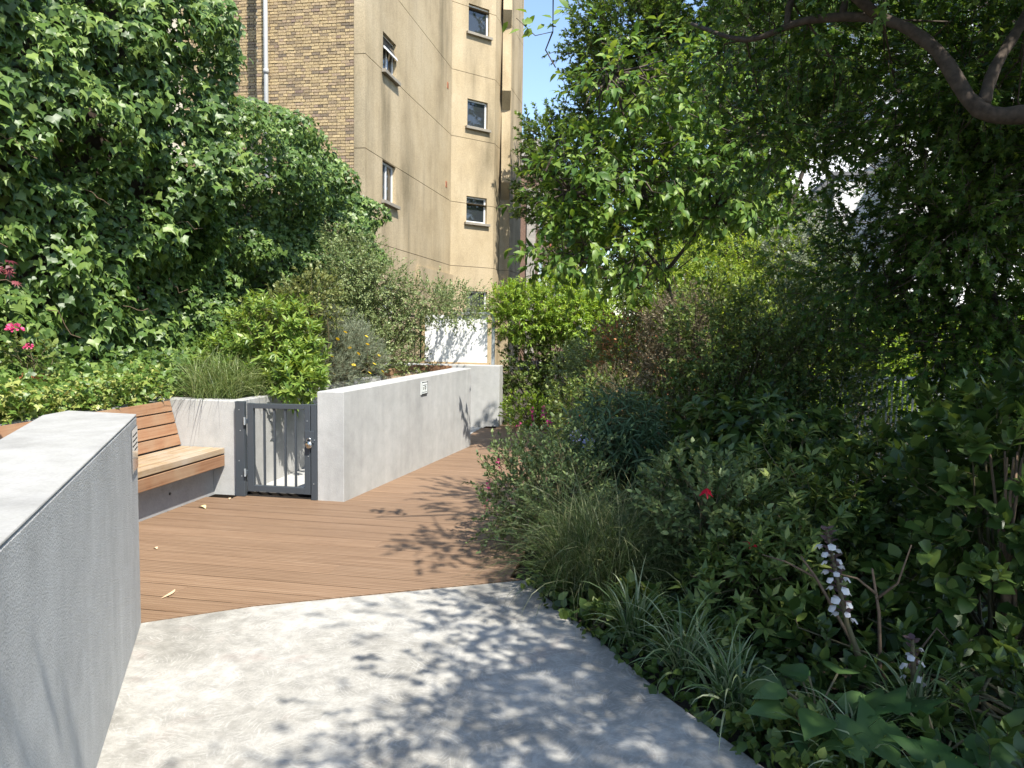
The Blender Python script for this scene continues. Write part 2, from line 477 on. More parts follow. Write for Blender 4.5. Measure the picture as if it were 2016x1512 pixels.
class MB:
    """collects shapes into one mesh"""
    def __init__(self): self.v = []; self.f = []
    def add(self, vs, fs):
        o = len(self.v); self.v += [tuple(v) for v in vs]; self.f += [tuple(i + o for i in f) for f in fs]
        return self
    def box(self, x0, x1, y0, y1, z0, z1):
        v = [(x, y, z) for z in (z0, z1) for x, y in ((x0, y0), (x1, y0), (x1, y1), (x0, y1))]
        return self.add(v, [(3, 2, 1, 0), (4, 5, 6, 7), (0, 1, 5, 4), (1, 2, 6, 5), (2, 3, 7, 6), (3, 0, 4, 7)])
    def prism(self, poly, z0, z1):
        """poly counter-clockwise; z0, z1 numbers or lists"""
        n = len(poly)
        a = z0 if isinstance(z0, (list, tuple)) else [z0] * n
        b = z1 if isinstance(z1, (list, tuple)) else [z1] * n
        v = [(x, y, a[i]) for i, (x, y) in enumerate(poly)] + [(x, y, b[i]) for i, (x, y) in enumerate(poly)]
        f = [tuple(range(n - 1, -1, -1)), tuple(range(n, 2 * n))]
        f += [(i, (i + 1) % n, n + (i + 1) % n, n + i) for i in range(n)]
        return self.add(v, f)
    def hexa(self, p):
        """8 corners: bottom 4 then top 4, counter-clockwise"""
        return self.add(p, [(3, 2, 1, 0), (4, 5, 6, 7), (0, 1, 5, 4), (1, 2, 6, 5), (2, 3, 7, 6), (3, 0, 4, 7)])
    def tube(self, pts, rad, sides=8, cap=True):
        pts = [Vector(p) for p in pts]
        n = len(pts)
        rad = rad if isinstance(rad, (list, tuple)) else [rad] * n
        rings = []
        prev = None
        for i, p in enumerate(pts):
            d = (pts[min(i + 1, n - 1)] - pts[max(i - 1, 0)]).normalized()
            ref = prev if prev is not None else (Vector((0, 0, 1)) if abs(d.z) < 0.9 else Vector((1, 0, 0)))
            s = d.cross(ref)
            if s.length < 1e-5: s = d.cross(Vector((0, 1, 0)))
            s.normalize()
            t = s.cross(d).normalized()
            prev = t
            rings.append([p + (s * math.cos(2 * math.pi * k / sides) + t * math.sin(2 * math.pi * k / sides)) * rad[i] for k in range(sides)])
        v = [q for r in rings for q in r]
        f = []
        for i in range(n - 1):
            for k in range(sides):
                k2 = (k + 1) % sides
                f.append((i * sides + k, (i + 1) * sides + k, (i + 1) * sides + k2, i * sides + k2))
        if cap:
            f.append(tuple(range(sides)))
            f.append(tuple((n - 1) * sides + k for k in range(sides - 1, -1, -1)))
        return self.add(v, f)
    def lathe(self, c, prof, sides=24):
        v = []; f = []
        for r, z in prof:
            v += [(c[0] + r * math.cos(2 * math.pi * k / sides), c[1] + r * math.sin(2 * math.pi * k / sides), c[2] + z) for k in range(sides)]
        for i in range(len(prof) - 1):
            for k in range(sides):
                k2 = (k + 1) % sides
                f.append((i * sides + k, i * sides + k2, (i + 1) * sides + k2, (i + 1) * sides + k))
        return self.add(v, f)
    def build(self, name, mat, parent=None, smooth=False, bevel=0, seg=2, xf=None):
        v = [xf(p) for p in self.v] if xf else self.v
        o = bpy.data.objects.new(name, mesh_from(name, v, self.f, mat, smooth))
        put(o, parent)
        if bevel:
            b = o.modifiers.new('bevel', 'BEVEL')
            b.width = bevel; b.segments = seg; b.limit_method = 'ANGLE'; b.angle_limit = math.radians(40)
        return o

# ------------------------------------------------------------------ foliage helpers
def hash3(i, j, k, s):
    h = (i * 374761393 + j * 668265263 + k * 2147483647 + s * 974634777) & 0xffffffff
    h = ((h ^ (h >> 13)) * 1274126177) & 0xffffffff
    h = (h ^ (h >> 16)) & 0xffffffff
    return h / 4294967295.0

def vnoise(P, scale, seed=0):
    Q = np.asarray(P) * scale
    I = np.floor(Q).astype(np.int64)
    F = Q - I
    F = F * F * (3 - 2 * F)
    out = 0
    for a in (0, 1):
        for b in (0, 1):
            for c in (0, 1):
                w = (F[:, 0] if a else 1 - F[:, 0]) * (F[:, 1] if b else 1 - F[:, 1]) * (F[:, 2] if c else 1 - F[:, 2])
                out = out + w * hash3(I[:, 0] + a, I[:, 1] + b, I[:, 2] + c, seed)
    return out

def unit(A):
    return A / np.maximum(np.linalg.norm(A, axis=1, keepdims=True), 1e-9)

def rdir(n, r=None):
    return unit((r or rng).normal(size=(n, 3)))

def tpl_ovate(w=0.27, curl=0.12, fold=0.06):
    V = [(0, 0, 0), (0, .35, 0), (0, .72, -curl * .3), (0, 1, -curl)]
    T = []
    for s in (1, -1):
        o = len(V)
        V += [(s * w, .30, fold), (s * w * .82, .66, fold * .4 - curl * .2)]
        t = [(0, o, 1), (1, o, o + 1), (1, o + 1, 2), (2, o + 1, 3)]
        T += t if s == 1 else [(a, c, b) for a, b, c in t]
    return np.array(V, float), np.array(T)

def tpl_lance(w=0.13, curl=0.1, fold=0.03):
    V = [(0, 0, 0), (0, .5, 0), (0, 1, -curl), (w, .42, fold), (-w, .42, fold)]
    T = [(0, 3, 1), (1, 3, 2), (0, 1, 4), (1, 2, 4)]
    return np.array(V, float), np.array(T)

def tpl_diamond(w=0.25):
    V = [(0, 0, 0), (w, .45, .05), (0, 1, 0), (-w, .45, .05)]
    return np.array(V, float), np.array([(0, 1, 2), (0, 2, 3)])

def tpl_ivy():
    o = [(0, .10, .02), (.26, -.06, -.02), (.52, .20, -.06), (.29, .42, .03), (.10, .66, .02), (0, 1, -.12), (-.10, .66, .02), (-.29, .42, .03), (-.52, .20, -.06), (-.26, -.06, -.02)]
    V = [(0, .36, .03)] + o
    T = [(0, i + 1, (i + 1) % len(o) + 1) for i in range(len(o))]
    return np.array(V, float), np.array(T)

def tpl_maple(nl=5, inner=0.36, curl=0.1):
    pts = [(0, 0, 0)]
    angs = np.linspace(-2.1, 2.1, nl)
    lens = 1 - 0.42 * (np.abs(angs) / 2.1) ** 1.5
    for i, (a, L) in enumerate(zip(angs, lens)):
        pts.append((.62 * L * math.sin(a), .38 + .62 * L * math.cos(a), -curl * L))
        if i < nl - 1:
            am = (a + angs[i + 1]) / 2
            pts.append((inner * .6 * math.sin(am), .38 + inner * .6 * math.cos(am), .01))
    V = [(0, .34, .02)] + pts
    n = len(pts)
    T = [(0, (i + 1) % n + 1, i + 1) for i in range(n)]
    return np.array(V, float), np.array(T)

T_OV = tpl_ovate(); T_OVW = tpl_ovate(.36, .1, .05); T_LAN = tpl_lance(); T_LAN2 = tpl_lance(.17, .22, .05)
T_DIA = tpl_diamond(); T_IVY = tpl_ivy(); T_MAP = tpl_maple(); T_MAP7 = tpl_maple(7, .3, .15); T_NEE = tpl_diamond(.07)
T_CHE = tpl_ovate(.23, .3, .07); T_LAN2W = tpl_lance(.33, .1, .05)

class Leaves:
    """arrays of leaf placements"""
    def __init__(self): self.p = []; self.a = []; self.n = []; self.s = []
    def add(self, p, a, n, s):
        self.p.append(p); self.a.append(a); self.n.append(n); self.s.append(s); return self
    def cat(self):
        return (np.concatenate(self.p), np.concatenate(self.a), np.concatenate(self.n), np.concatenate(self.s))

def frames(axis, nrm):
    axis = unit(axis)
    side = unit(np.cross(axis, nrm))
    n = np.cross(side, axis)
    return side, axis, n

def inst(tpl, p, axis, nrm, s):
    V, T = tpl
    side, ax, n = frames(axis, nrm)
    s = s[:, None, None]
    out = p[:, None, :] + s * (V[None, :, 0:1] * side[:, None, :] + V[None, :, 1:2] * ax[:, None, :] + V[None, :, 2:3] * n[:, None, :])
    m = len(V)
    TT = T[None] + (np.arange(len(p)) * m)[:, None, None]
    return out.reshape(-1, 3), TT.reshape(-1, 3)

def leaf_stuff(name, tpl, arr, mat, parent, kind='stuff'):
    V, T = inst(tpl, *arr)
    o = bpy.data.objects.new(name, tri_mesh(name, V, T, mat))
    put(o, parent)
    if kind: o['kind'] = kind
    return o

def leaf_objects(name, tpl, arr, mat, parent):
    """each leaf an object of its own, one shared mesh"""
    me = tri_mesh(name, tpl[0], tpl[1], mat)
    p, a, n, s = arr
    side, ax, nn = frames(a, n)
    r = parent
    inv = Matrix.Translation(-Vector(r.location))
    for i in range(len(p)):
        o = bpy.data.objects.new(name, me)
        COL.objects.link(o)
        o.parent = parent
        mt = Matrix.Identity(4)
        for k in range(3):
            mt[k][0] = side[i, k] * s[i]; mt[k][1] = ax[i, k] * s[i]; mt[k][2] = nn[i, k] * s[i]; mt[k][3] = p[i, k]
        o.matrix_parent_inverse = inv
        o.matrix_basis = mt

def split_near(arr, k):
    """the k leaves that show largest from the path (nearest, outermost), and the rest"""
    p = arr[0]
    d = np.linalg.norm(p - np.array([0, 0, 1.6]), axis=1) / arr[3]
    idx = np.argsort(d)
    m = np.zeros(len(p), bool); m[idx[:k]] = True
    return tuple(x[m] for x in arr), tuple(x[~m] for x in arr)

def segs_mesh(p0, p1, r0, r1, sides=4):
    n = len(p0)
    d = unit(p1 - p0)
    ref = np.where(np.abs(d[:, 2:3]) < .9, np.array([[0, 0, 1.]]), np.array([[1., 0, 0]]))
    s = unit(np.cross(d, ref)); t = np.cross(s, d)
    vs = []
    for p, r in ((p0, r0), (p1, r1)):
        for k in range(sides):
            a = 2 * math.pi * k / sides
            vs.append(p + (s * math.cos(a) + t * math.sin(a)) * r[:, None])
    V = np.stack(vs, 1)
    T = []
    for k in range(sides):
        k2 = (k + 1) % sides
        T += [(k, k2, sides + k2), (k, sides + k2, sides + k)]
    T = np.array(T)
    return V.reshape(-1, 3), (T[None] + (np.arange(n) * 2 * sides)[:, None, None]).reshape(-1, 3)

def blob_points(blobs, n, shell=0.5, lump=0.3, zmin=0.03, seed=0, lumpscale=2.2):
    w = np.array([b[3] * b[4] * b[5] for b in blobs]) ** 0.72
    idx = rng.choice(len(blobs), n, p=w / w.sum())
    B = np.array([b[:6] for b in blobs])
    d = rdir(n)
    r = shell + (1 - shell) * rng.random(n) ** 0.7
    c = B[idx, :3]; R = B[idx, 3:6]
    lum = 1 + lump * (vnoise(d + c * 1.7, lumpscale, seed) - 0.5) * 2
    p = c + d * R * (r * lum)[:, None]
    out = unit(d / R)
    k = p[:, 2] > zmin
    return p[k], out[k]

def sprays(blobs, ntw, L, tlen, size, up=0.35, out=1.0, jit=0.55, ang=52, droop=0.0, shell=0.5, lump=0.3, zmin=0.03, seed=0, sv=0.3, face=0.6):
    p, o = blob_points(blobs, ntw, shell, lump, zmin, seed)
    n = len(p)
    d = unit(o * out + np.array([0, 0, up]) + rdir(n) * jit)
    tl = tlen * (0.6 + 0.8 * rng.random(n))
    ref = rdir(n)
    e1 = unit(np.cross(d, ref)); e2 = np.cross(d, e1)
    lv = Leaves()
    ph = rng.random(n) * 6.28
    for k in range(L):
        t = 0.25 + 0.75 * (k + rng.random(n) * .6) / L
        a = math.radians(ang) * (1.15 - 0.6 * t)
        f = ph + k * 2.4
        ax = d * np.cos(a)[:, None] + (e1 * np.cos(f)[:, None] + e2 * np.sin(f)[:, None]) * np.sin(a)[:, None]
        ax = unit(ax + rdir(n) * .18 + np.array([0, 0, -droop]))
        pos = p + d * (tl * t)[:, None] + np.array([0, 0, -droop * .25]) * (tl * t * t)[:, None]
        nr = unit(np.array([0, 0, 1.0]) * 0.8 + o * face + rdir(n) * .45)
        lv.add(pos, ax, nr, size * (1 - sv + 2 * sv * rng.random(n)))
    return lv.cat(), (p, p + d * tl[:, None])

def stem_segments(base, tips, n, r0, r1, bend=0.25, parts=4, spread=0.08):
    """curved stems from the base to some of the twigs"""
    k = rng.choice(len(tips), min(n, len(tips)), replace=False)
    e = tips[k]
    b = np.array(base)[None, :] + np.c_[rng.normal(size=(len(k), 2)) * spread, np.zeros(len(k))]
    mid = b + (e - b) * np.array([.35, .35, .62]) + rng.normal(size=e.shape) * bend * .25
    P0 = []; P1 = []; R0 = []; R1 = []
    for i in range(parts):
        t0, t1 = i / parts, (i + 1) / parts
        q = lambda t: b * (1 - t) ** 2 + mid * 2 * t * (1 - t) + e * t * t
        P0.append(q(t0)); P1.append(q(t1))
        R0.append(np.full(len(k), r0 + (r1 - r0) * t0)); R1.append(np.full(len(k), r0 + (r1 - r0) * t1))
    return np.concatenate(P0), np.concatenate(P1), np.concatenate(R0), np.concatenate(R1)

def shrub(name, label, cat, base, blobs, ntw, L, tlen, size, tpl, mat, stems=26, bend=.25, sspread=.08, stem_r=(0.012, 0.004), stem_mat='twig', group=None, twigs=True, individual=0, **kw):
    root = thing(name, label, cat, base, group)
    arr, (q0, q1) = sprays(blobs, ntw, L, tlen, size, zmin=base[2] + .03, **kw)
    if individual:
        near, arr = split_near(arr, individual)
        leaf_objects('leaf', tpl, near, M[mat], root)
    leaf_stuff('foliage', tpl, arr, M[mat], root)
    a = stem_segments(base, q0, stems, *stem_r, bend=bend, spread=sspread)
    if twigs:
        s = [q0, q1, np.full(len(q0), stem_r[1] * .5), np.full(len(q0), stem_r[1] * .25)]
        a = [np.concatenate([x, y]) for x, y in zip(a, s)]
    V, T = segs_mesh(*a)
    o = put(bpy.data.objects.new('stems', tri_mesh('stems', V, T, M[stem_mat])), root)
    o['kind'] = 'stuff'
    return root

def grass_clump(name, label, base, n, length, width, mat, rad=0.08, lean=(0.15, 0.9), curve=1.5, seg=6, group=None, cat='grass', lv=0.35):
    root = thing(name, label, cat, base, group)
    V, T = blades(base, n, length, width, rad, lean, curve, seg, lv)
    o = put(bpy.data.objects.new('blades', tri_mesh('blades', V, T, M[mat])), root)
    o['kind'] = 'stuff'
    return root

def blades(base, n, length, width, rad, lean, curve, seg, lv=0.35):
    az = rng.random(n) * 2 * math.pi
    rr = rad * np.sqrt(rng.random(n))
    a2 = rng.random(n) * 2 * math.pi
    b = np.array(base)[None] + np.c_[rr * np.cos(a2), rr * np.sin(a2), np.zeros(n)]
    L = length * (1 - lv + 2 * lv * rng.random(n)) * .9
    th0 = lean[0] + (lean[1] - lean[0]) * rng.random(n) ** 1.3
    k = curve * (0.5 + rng.random(n))
    h = np.c_[np.cos(az), np.sin(az), np.zeros(n)]
    side = np.c_[-np.sin(az), np.cos(az), np.zeros(n)]
    tw = rng.normal(size=n) * .5
    side = unit(side * np.cos(tw)[:, None] + np.array([0, 0, 1.]) * np.sin(tw)[:, None])
    p = b.copy(); rows = []
    for i in range(seg + 1):
        t = i / seg
        w = width * (1 - t ** 2.2) * (0.55 + .45 * min(1, t * 5)) * (0.7 + .6 * rng.random(n))
        if i == seg: w = w * 0 + width * .05
        rows.append(p - side * w[:, None] / 2); rows.append(p + side * w[:, None] / 2)
        th = th0 + k * t * t
        st = (L / seg)[:, None]
        p = p + (h * np.sin(th)[:, None] + np.array([0, 0, 1.]) * np.cos(th)[:, None]) * st
        p[:, 2] = np.maximum(p[:, 2], base[2] + .01)
    V = np.stack(rows, 1)
    T = []
    for i in range(seg):
        a = 2 * i
        T += [(a, a + 1, a + 3), (a, a + 3, a + 2)]
    T = np.array(T)
    return V.reshape(-1, 3), (T[None] + (np.arange(n) * 2 * (seg + 1))[:, None, None]).reshape(-1, 3)

# ------------------------------------------------------------------ the setting
def struct(o):
    o['kind'] = 'structure'
    return o

def ground_sheet():
    n = 40
    xs = np.concatenate([np.linspace(-900, -20, 8), np.linspace(-16, 16, n), np.linspace(20, 900, 8)])
    ys = np.concatenate([np.linspace(-900, -20, 8), np.linspace(-16, 34, n), np.linspace(40, 900, 8)])
    X, Y = np.meshgrid(xs, ys)
    Z = np.full_like(X, -0.19)
    V = np.c_[X.ravel(), Y.ravel(), Z.ravel()]
    w = len(xs)
    F = [(j * w + i, j * w + i + 1, (j + 1) * w + i + 1, (j + 1) * w + i) for j in range(len(ys) - 1) for i in range(w - 1)]
    return struct(put(bpy.data.objects.new('ground', mesh_from('ground', V, F, M['soil']))))
ground_sheet()

# concrete path (slab) between the left wall and the right-hand bed
path_poly = [(-0.17, -0.75), (2.6, -0.75), (2.0, 0.67), (0.451, 2.804), (0.071, 3.327), (-0.278, 3.908), (-0.76, 4.655), (-2.183, 3.864), (-2.640, 3.512)]
struct(MB().prism(path_poly, -0.18, 0.0).build('path', M['path'], bevel=0.012))

def bed_sheet(name, x0, x1, y0, y1, z, amp, nx, ny, clip=None, seed=1):
    xs = np.linspace(x0, x1, nx); ys = np.linspace(y0, y1, ny)
    X, Y = np.meshgrid(xs, ys)
    P = np.c_[X.ravel(), Y.ravel(), np.zeros(X.size)]
    Z = z + amp * (vnoise(P, 2.3, seed) - .5) * 2 + amp * .5 * (vnoise(P, 9, seed + 1) - .5)
    P[:, 2] = Z
    F = []
    for j in range(ny - 1):
        for i in range(nx - 1):
            cxm = (xs[i] + xs[i + 1]) / 2; cym = (ys[j] + ys[j + 1]) / 2
            if clip is None or clip(cxm, cym):
                F.append((j * nx + i, j * nx + i + 1, (j + 1) * nx + i + 1, (j + 1) * nx + i))
    return struct(put(bpy.data.objects.new(name, mesh_from(name, P, F, M['soil'], True))))

def right_of_path(x, y):
    # the path's right edge line, then the deck's right edge
    if y > 4.6: return x > -0.86
    return x > 0.451 + (2.804 - y) * 0.68 - 0.35
bed_sheet('planting_bed_soil', -1.0, 9.0, -1.5, 17.0, -0.045, 0.03, 90, 150, right_of_path, 3)
bed_sheet('raised_bed_soil', -6.4, -4.52, 1.0, 6.5, 0.835, 0.03, 24, 50, None, 8)
bed_sheet('raised_bed_soil', -6.4, -3.86, 6.5, 12.0, 0.815, 0.03, 30, 50, None, 9)

# deck: every board a piece of its own, laid along X, ends cut to the diagonal path edge
deck = thing('deck', None, None, (-2.2, 7.5, 0))
deck['kind'] = 'structure'
PITCH, BW = 0.197, 0.183
def diag_x(y):   # x of the path edge at y
    if y >= 4.655: return -0.86
    pts = [(-2.655, 3.500), (-2.183, 3.874), (-0.75, 4.672)]
    if y <= 3.874: return pts[0][0] + (y - 3.5) / .374 * .472
    return pts[1][0] + (y - 3.874) / .798 * 1.433
def board_profile(y0):
    pr = [(y0, -.028), (y0, -.004), (y0 + .004, 0)]
    for g in range(6):
        c = y0 + BW * (g + .8) / 6.6
        pr += [(c - .0045, 0), (c, -.0035), (c + .0045, 0)]
    pr += [(y0 + BW - .004, 0), (y0 + BW, -.004), (y0 + BW, -.028)]
    return pr
row = 0
y = 3.50
while y < 12.55:
    lo = -3.985 if y + BW < 6.372 else (-3.73 if y < 6.35 else -2.80)
    if y > 9.75: lo = -2.615
    if y > 11.45: lo = -2.4
    joints = [lo]
    hi_far = diag_x(y + BW)
    row += 1
    if hi_far - lo > 1.9 and row % 3 == 0:
        joints.append(lo + (hi_far - lo) * random.uniform(.3, .75))
    joints.append(None)
    for k in range(len(joints) - 1):
        pr = board_profile(y)
        a = joints[k] + (.0005 if k else 0)
        vs = []; fs = []
        for (py, pz) in pr:
            e = joints[k + 1] - .0005 if joints[k + 1] is not None else diag_x(py)
            a2 = a
            if k == 0 and y < 3.7: a2 = min(a, e - .05)
            vs += [(a2, py, pz), (max(e, a2 + .01), py, pz)]
        n = len(pr)
        for i in range(n - 1):
            fs.append((2 * i, 2 * i + 1, 2 * i + 3, 2 * i + 2))
        fs.append(tuple(2 * i for i in range(n)))
        fs.append(tuple(2 * i + 1 for i in range(n - 1, -1, -1)))
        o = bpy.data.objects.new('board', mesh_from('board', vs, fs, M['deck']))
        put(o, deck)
    y += PITCH
struct(MB().prism([(-3.744, 6.575), (-2.92, 6.575), (-2.62, 9.7), (-2.62, 11.6), (-3.744, 11.6)], -0.15, 0.002).build('passage_floor', M['wall_white']))
MB().prism([(-3.98, 3.6), (-2.75, 3.6), (-2.3, 3.92), (-0.9, 4.72), (-0.9, 6.57), (-3.98, 6.57)], -0.12, -0.0055).build('gap_shade', M['void'], deck)  # black sheet added just below the board tops so the gaps look shaded
MB().box(-2.60, -0.9, 6.571, 12.5, -0.12, -0.0055).build('gap_shade', M['void'], deck)

# ------------------------------------------------------------------ the low concrete walls
w = thing('concrete_wall', 'grey roughcast wall with broad pale top in the left foreground', 'wall', (-2.2, 2.5, 0))
WA, WB = Vector((-2.637, 3.518, 0)), Vector((-1.918, 2.301, 0))
wd = (WB - WA).normalized(); wnrm = Vector((-wd.y, wd.x, 0))
if wnrm.x < 0: wnrm = -wnrm
Wn = WA + wd * 4.3
outer = [(-3.07, 3.552), (-3.035, 3.335), (-0.62, -0.49)]
body_poly = [(Wn.x, Wn.y), (WA.x, WA.y), outer[0], outer[1], outer[2]]
MB().prism(body_poly, -0.18, 1.103).build('wall_body', M['wall_rough'], w, bevel=0.008)
MB().prism([(x, y_) for x, y_ in body_poly], 1.1035, 1.113).build('wall_top', M['wall_top'], w, bevel=0.004)
pq = lambda s, z, off: tuple(WA + wd * s + wnrm * off + Vector((0, 0, z)))
plq = MB().hexa([pq(.028, .842, .002), pq(.25, .842, .002), pq(.25, .842, .006), pq(.028, .842, .006),
           pq(.028, 1.058, .002), pq(.25, 1.058, .002), pq(.25, 1.058, .006), pq(.028, 1.058, .006)]).build('plaque', M['plaque'], w)
plq['label'] = 'polished steel plaque screwed to the end of the wall'
for i, z in enumerate((1.02, .995, .97, .945)):
    a_, b_ = (.05, .225) if i != 3 else (.05, .16)
    MB().hexa([pq(a_, z, .0062), pq(b_, z, .0062), pq(b_, z, .0068), pq(a_, z, .0068), pq(a_, z + .007, .0062), pq(b_, z + .007, .0062), pq(b_, z + .007, .0068), pq(a_, z + .007, .0068)]).build('lettering', M['ink'], plq)

pl = thing('planter_wall', 'pale planter wall between the wooden bench and the metal gate', 'planter', (-4.1, 6.4, 0))
MB().prism([(-4.95, 6.383), (-3.745, 6.383), (-3.745, 11.2), (-3.865, 11.2), (-3.865, 6.55), (-4.95, 6.55)], -0.15, 0.872).build('wall_body', M['wall_white'], pl, bevel=0.006)
MB().box(-4.62, -4.50, 1.2, 6.378, -0.15, 0.852).build('bed_upstand', M['kick'], pl)

rw = thing('ramp_wall', 'long white wall beside the deck with a small sign on it', 'wall', (-2.65, 8.0, 0))
MB().prism([(-2.951, 6.357), (-2.699, 6.357), (-2.359, 9.761), (-2.611, 9.80)], -0.15, [0.987, 0.990, 1.034, 1.034]).build('wall_body', M['wall_white'], rw, bevel=0.006)
RA = Vector((-2.699, 6.357, 0)); rd = (Vector((-2.359, 9.761, 0)) - RA).normalized(); rn = Vector((rd.y, -rd.x, 0))
rq = lambda s, z, off: tuple(RA + rd * s + rn * off + Vector((0, 0, z)))
def rplate(mb, s0, s1, z0, z1, o0, o1):
    return mb.hexa([rq(s0, z0, o0), rq(s0, z0, o1), rq(s1, z0, o1), rq(s1, z0, o0), rq(s0, z1, o0), rq(s0, z1, o1), rq(s1, z1, o1), rq(s1, z1, o0)])
sg = rplate(MB(), 1.735, 1.905, .822, .962, .001, .012).build('sign', M['sign_white'], rw)
sg['label'] = 'small white sign plate with dark border'
bd = MB()
for a_, b_, c_, d_ in ((1.735, 1.905, .955, .962), (1.735, 1.905, .822, .832), (1.735, 1.742, .832, .955), (1.899, 1.905, .832, .955)):
    rplate(bd, a_, b_, c_, d_, .0125, .014)
bd.build('border', M['ink'], sg)
lt = MB()
for a_, b_, c_, d_ in ((1.77, 1.875, .922, .928), (1.785, 1.80, .872, .905), (1.825, 1.862, .882, .888), (1.825, 1.835, .888, .908), (1.852, 1.862, .888, .908), (1.825, 1.862, .908, .914), (1.83, 1.86, .868, .873), (1.755, 1.885, .845, .850)):
    rplate(lt, a_, b_, c_, d_, .0125, .0135)
lt.build('lettering', M['ink'], sg)

fw = thing('end_wall', 'short pale wall closing the far end of the deck below the board', 'wall', (-3.0, 11.8, 0))
MB().prism([(-4.4, 11.62), (-2.395, 11.82), (-2.395, 12.12), (-4.4, 12.05)], -0.15, 0.962).build('wall_body', M['wall_white'], fw, bevel=0.006)

# ------------------------------------------------------------------ benches
bn = thing('bench', 'slatted hardwood bench along the planting bed behind the grey wall', 'bench', (-4.0, 4.6, 0))
Y0, Y1 = 1.6, 6.376
MB().box(-4.45, -3.99, Y0, Y1, -0.15, 0.300).build('base', M['kick'], bn)
MB().box(-3.92, -3.875, Y0, Y1, 0.268, 0.370).build('front_board', M['bench'], bn, bevel=0.004)
sx = -3.875
for i in range(4):
    MB().box(sx - .101, sx, Y0, Y1, .384, .436).build('seat_slat', M['seat'], bn, bevel=0.004)
    sx -= .114
bx0, bz0, bx1, bz1 = -4.318, .450, -4.427, .868
L = math.hypot(bx1 - bx0, bz1 - bz0); ux, uz = (bx1 - bx0) / L, (bz1 - bz0) / L
for i in range(4):
    a_, b_ = i * L / 4, (i + 1) * L / 4 - .011
    p0 = (bx0 + ux * a_, bz0 + uz * a_); p1 = (bx0 + ux * b_, bz0 + uz * b_)
    t = .04
    q = [(p0[0], Y0, p0[1]), (p0[0], Y1, p0[1]), (p0[0] - t * uz, Y1, p0[1] + t * ux), (p0[0] - t * uz, Y0, p0[1] + t * ux),
         (p1[0], Y0, p1[1]), (p1[0], Y1, p1[1]), (p1[0] - t * uz, Y1, p1[1] + t * ux), (p1[0] - t * uz, Y0, p1[1] + t * ux)]
    MB().hexa(q).build('backrest_slat', M['bench'], bn, bevel=0.004)
MB().tube([(-3.9895, 5.72, .14), (-3.984, 5.72, .14)], .012, 12).build('drain_hole', M['black'], bn)

b2 = thing('bench', 'distant wooden bench top behind the long white wall', 'bench', (-3.6, 10.9, 0))
MB().box(-3.70, -3.15, 10.2, 11.5, -0.1, .80).build('base', M['kick'], b2)
for i in range(3):
    MB().box(-3.72 + i * .19, -3.72 + i * .19 + .18, 10.15, 11.5, .80, .86).build('seat_slat', M['seat'], b2, bevel=.004)
MB().box(-3.735, -3.70, 10.15, 11.5, .868, .955).build('backrest_slat', M['bench'], b2, bevel=.004)
MB().box(-3.74, -3.10, 11.505, 11.55, .868, .962).build('backrest_slat', M['bench'], b2, bevel=.004)

# ------------------------------------------------------------------ gate and padlock
gt = thing('gate', 'dark grey metal bar gate between the planter and the white wall', 'gate', (-3.35, 6.38, 0))
def gbox(nm, x0, x1, y0, y1, z0, z1, p=gt, m='gate', bv=.003):
    return MB().box(x0, x1, y0, y1, z0, z1).build(nm, M[m], p, bevel=bv)
gbox('post', -3.742, -3.652, 6.335, 6.380, 0.0, .876)
gbox('post', -3.006, -2.954, 6.345, 6.395, 0.0, .872)
gbox('frame_stile', -3.628, -3.568, 6.345, 6.385, .048, .862)
gbox('frame_stile', -3.070, -3.014, 6.345, 6.385, .048, .870)
MB().hexa([(-3.5675, 6.346, .815), (-3.0705, 6.346, .822), (-3.0705, 6.384, .822), (-3.5675, 6.384, .815), (-3.5675, 6.346, .860), (-3.0705, 6.346, .867), (-3.0705, 6.384, .867), (-3.5675, 6.384, .860)]).build('top_rail', M['gate'], gt, bevel=.003)
gbox('bottom_rail', -3.5675, -3.0705, 6.346, 6.384, .050, .108)
for x in (-3.468, -3.368, -3.262, -3.162):
    gbox('bar', x - .0085, x + .0085, 6.356, 6.374, .108, .820, bv=0)
for z in (.70, .225):
    h = gbox('hinge', -3.660, -3.622, 6.325, 6.350, z - .025, z + .018)
    MB().tube([(-3.641, 6.322, z - .035), (-3.641, 6.322, z + .035)], .009, 10).build('hinge_pin', M['galv'], h)
lp = gbox('latch_plate', -3.062, -2.975, 6.335, 6.3445, .520, .632)
for zz, xx in ((.80, -3.70), (.61, -3.69), (.33, -3.705), (.19, -3.68), (.72, -3.04), (.40, -3.03), (.15, -2.98), (.55, -2.97)):
    gbox('bolt_head', xx - .004, xx + .004, 6.3315 if xx < -3.6 else 6.3405, 6.336 if xx < -3.6 else 6.346, zz - .004, zz + .004, m='galv', bv=0)
pk = thing('padlock', 'round silver padlock hanging on the gate latch', 'padlock', (-3.015, 6.32, .50))
bd = MB()
prof = [(0, -.014), (.022, -.014), (.032, -.008), (.034, 0), (.032, .008), (.022, .014), (0, .014)]
vs = []; fs = []; S = 20
for r_, yy in prof:
    vs += [(-3.015 + r_ * math.cos(2 * math.pi * k / S), 6.318 + yy, .508 + r_ * math.sin(2 * math.pi * k / S)) for k in range(S)]
for i in range(len(prof) - 1):
    for k in range(S):
        fs.append((i * S + k, (i + 1) * S + k, (i + 1) * S + (k + 1) % S, i * S + (k + 1) % S))
bd.add(vs, fs).build('lock_body', M['steel'], pk, smooth=True)
MB().tube([(-3.015 + .02 * math.cos(t), 6.322, .545 + .024 * math.sin(t)) for t in np.linspace(-.5, math.pi + .5, 12)], .0045, 8).build('shackle', M['steel'], pk, smooth=True)
MB().box(-3.020, -3.010, 6.302, 6.3045, .494, .512).build('keyhole_cover', plain_mat('brass', (.6, .42, .15), .3, 1.0), pk)

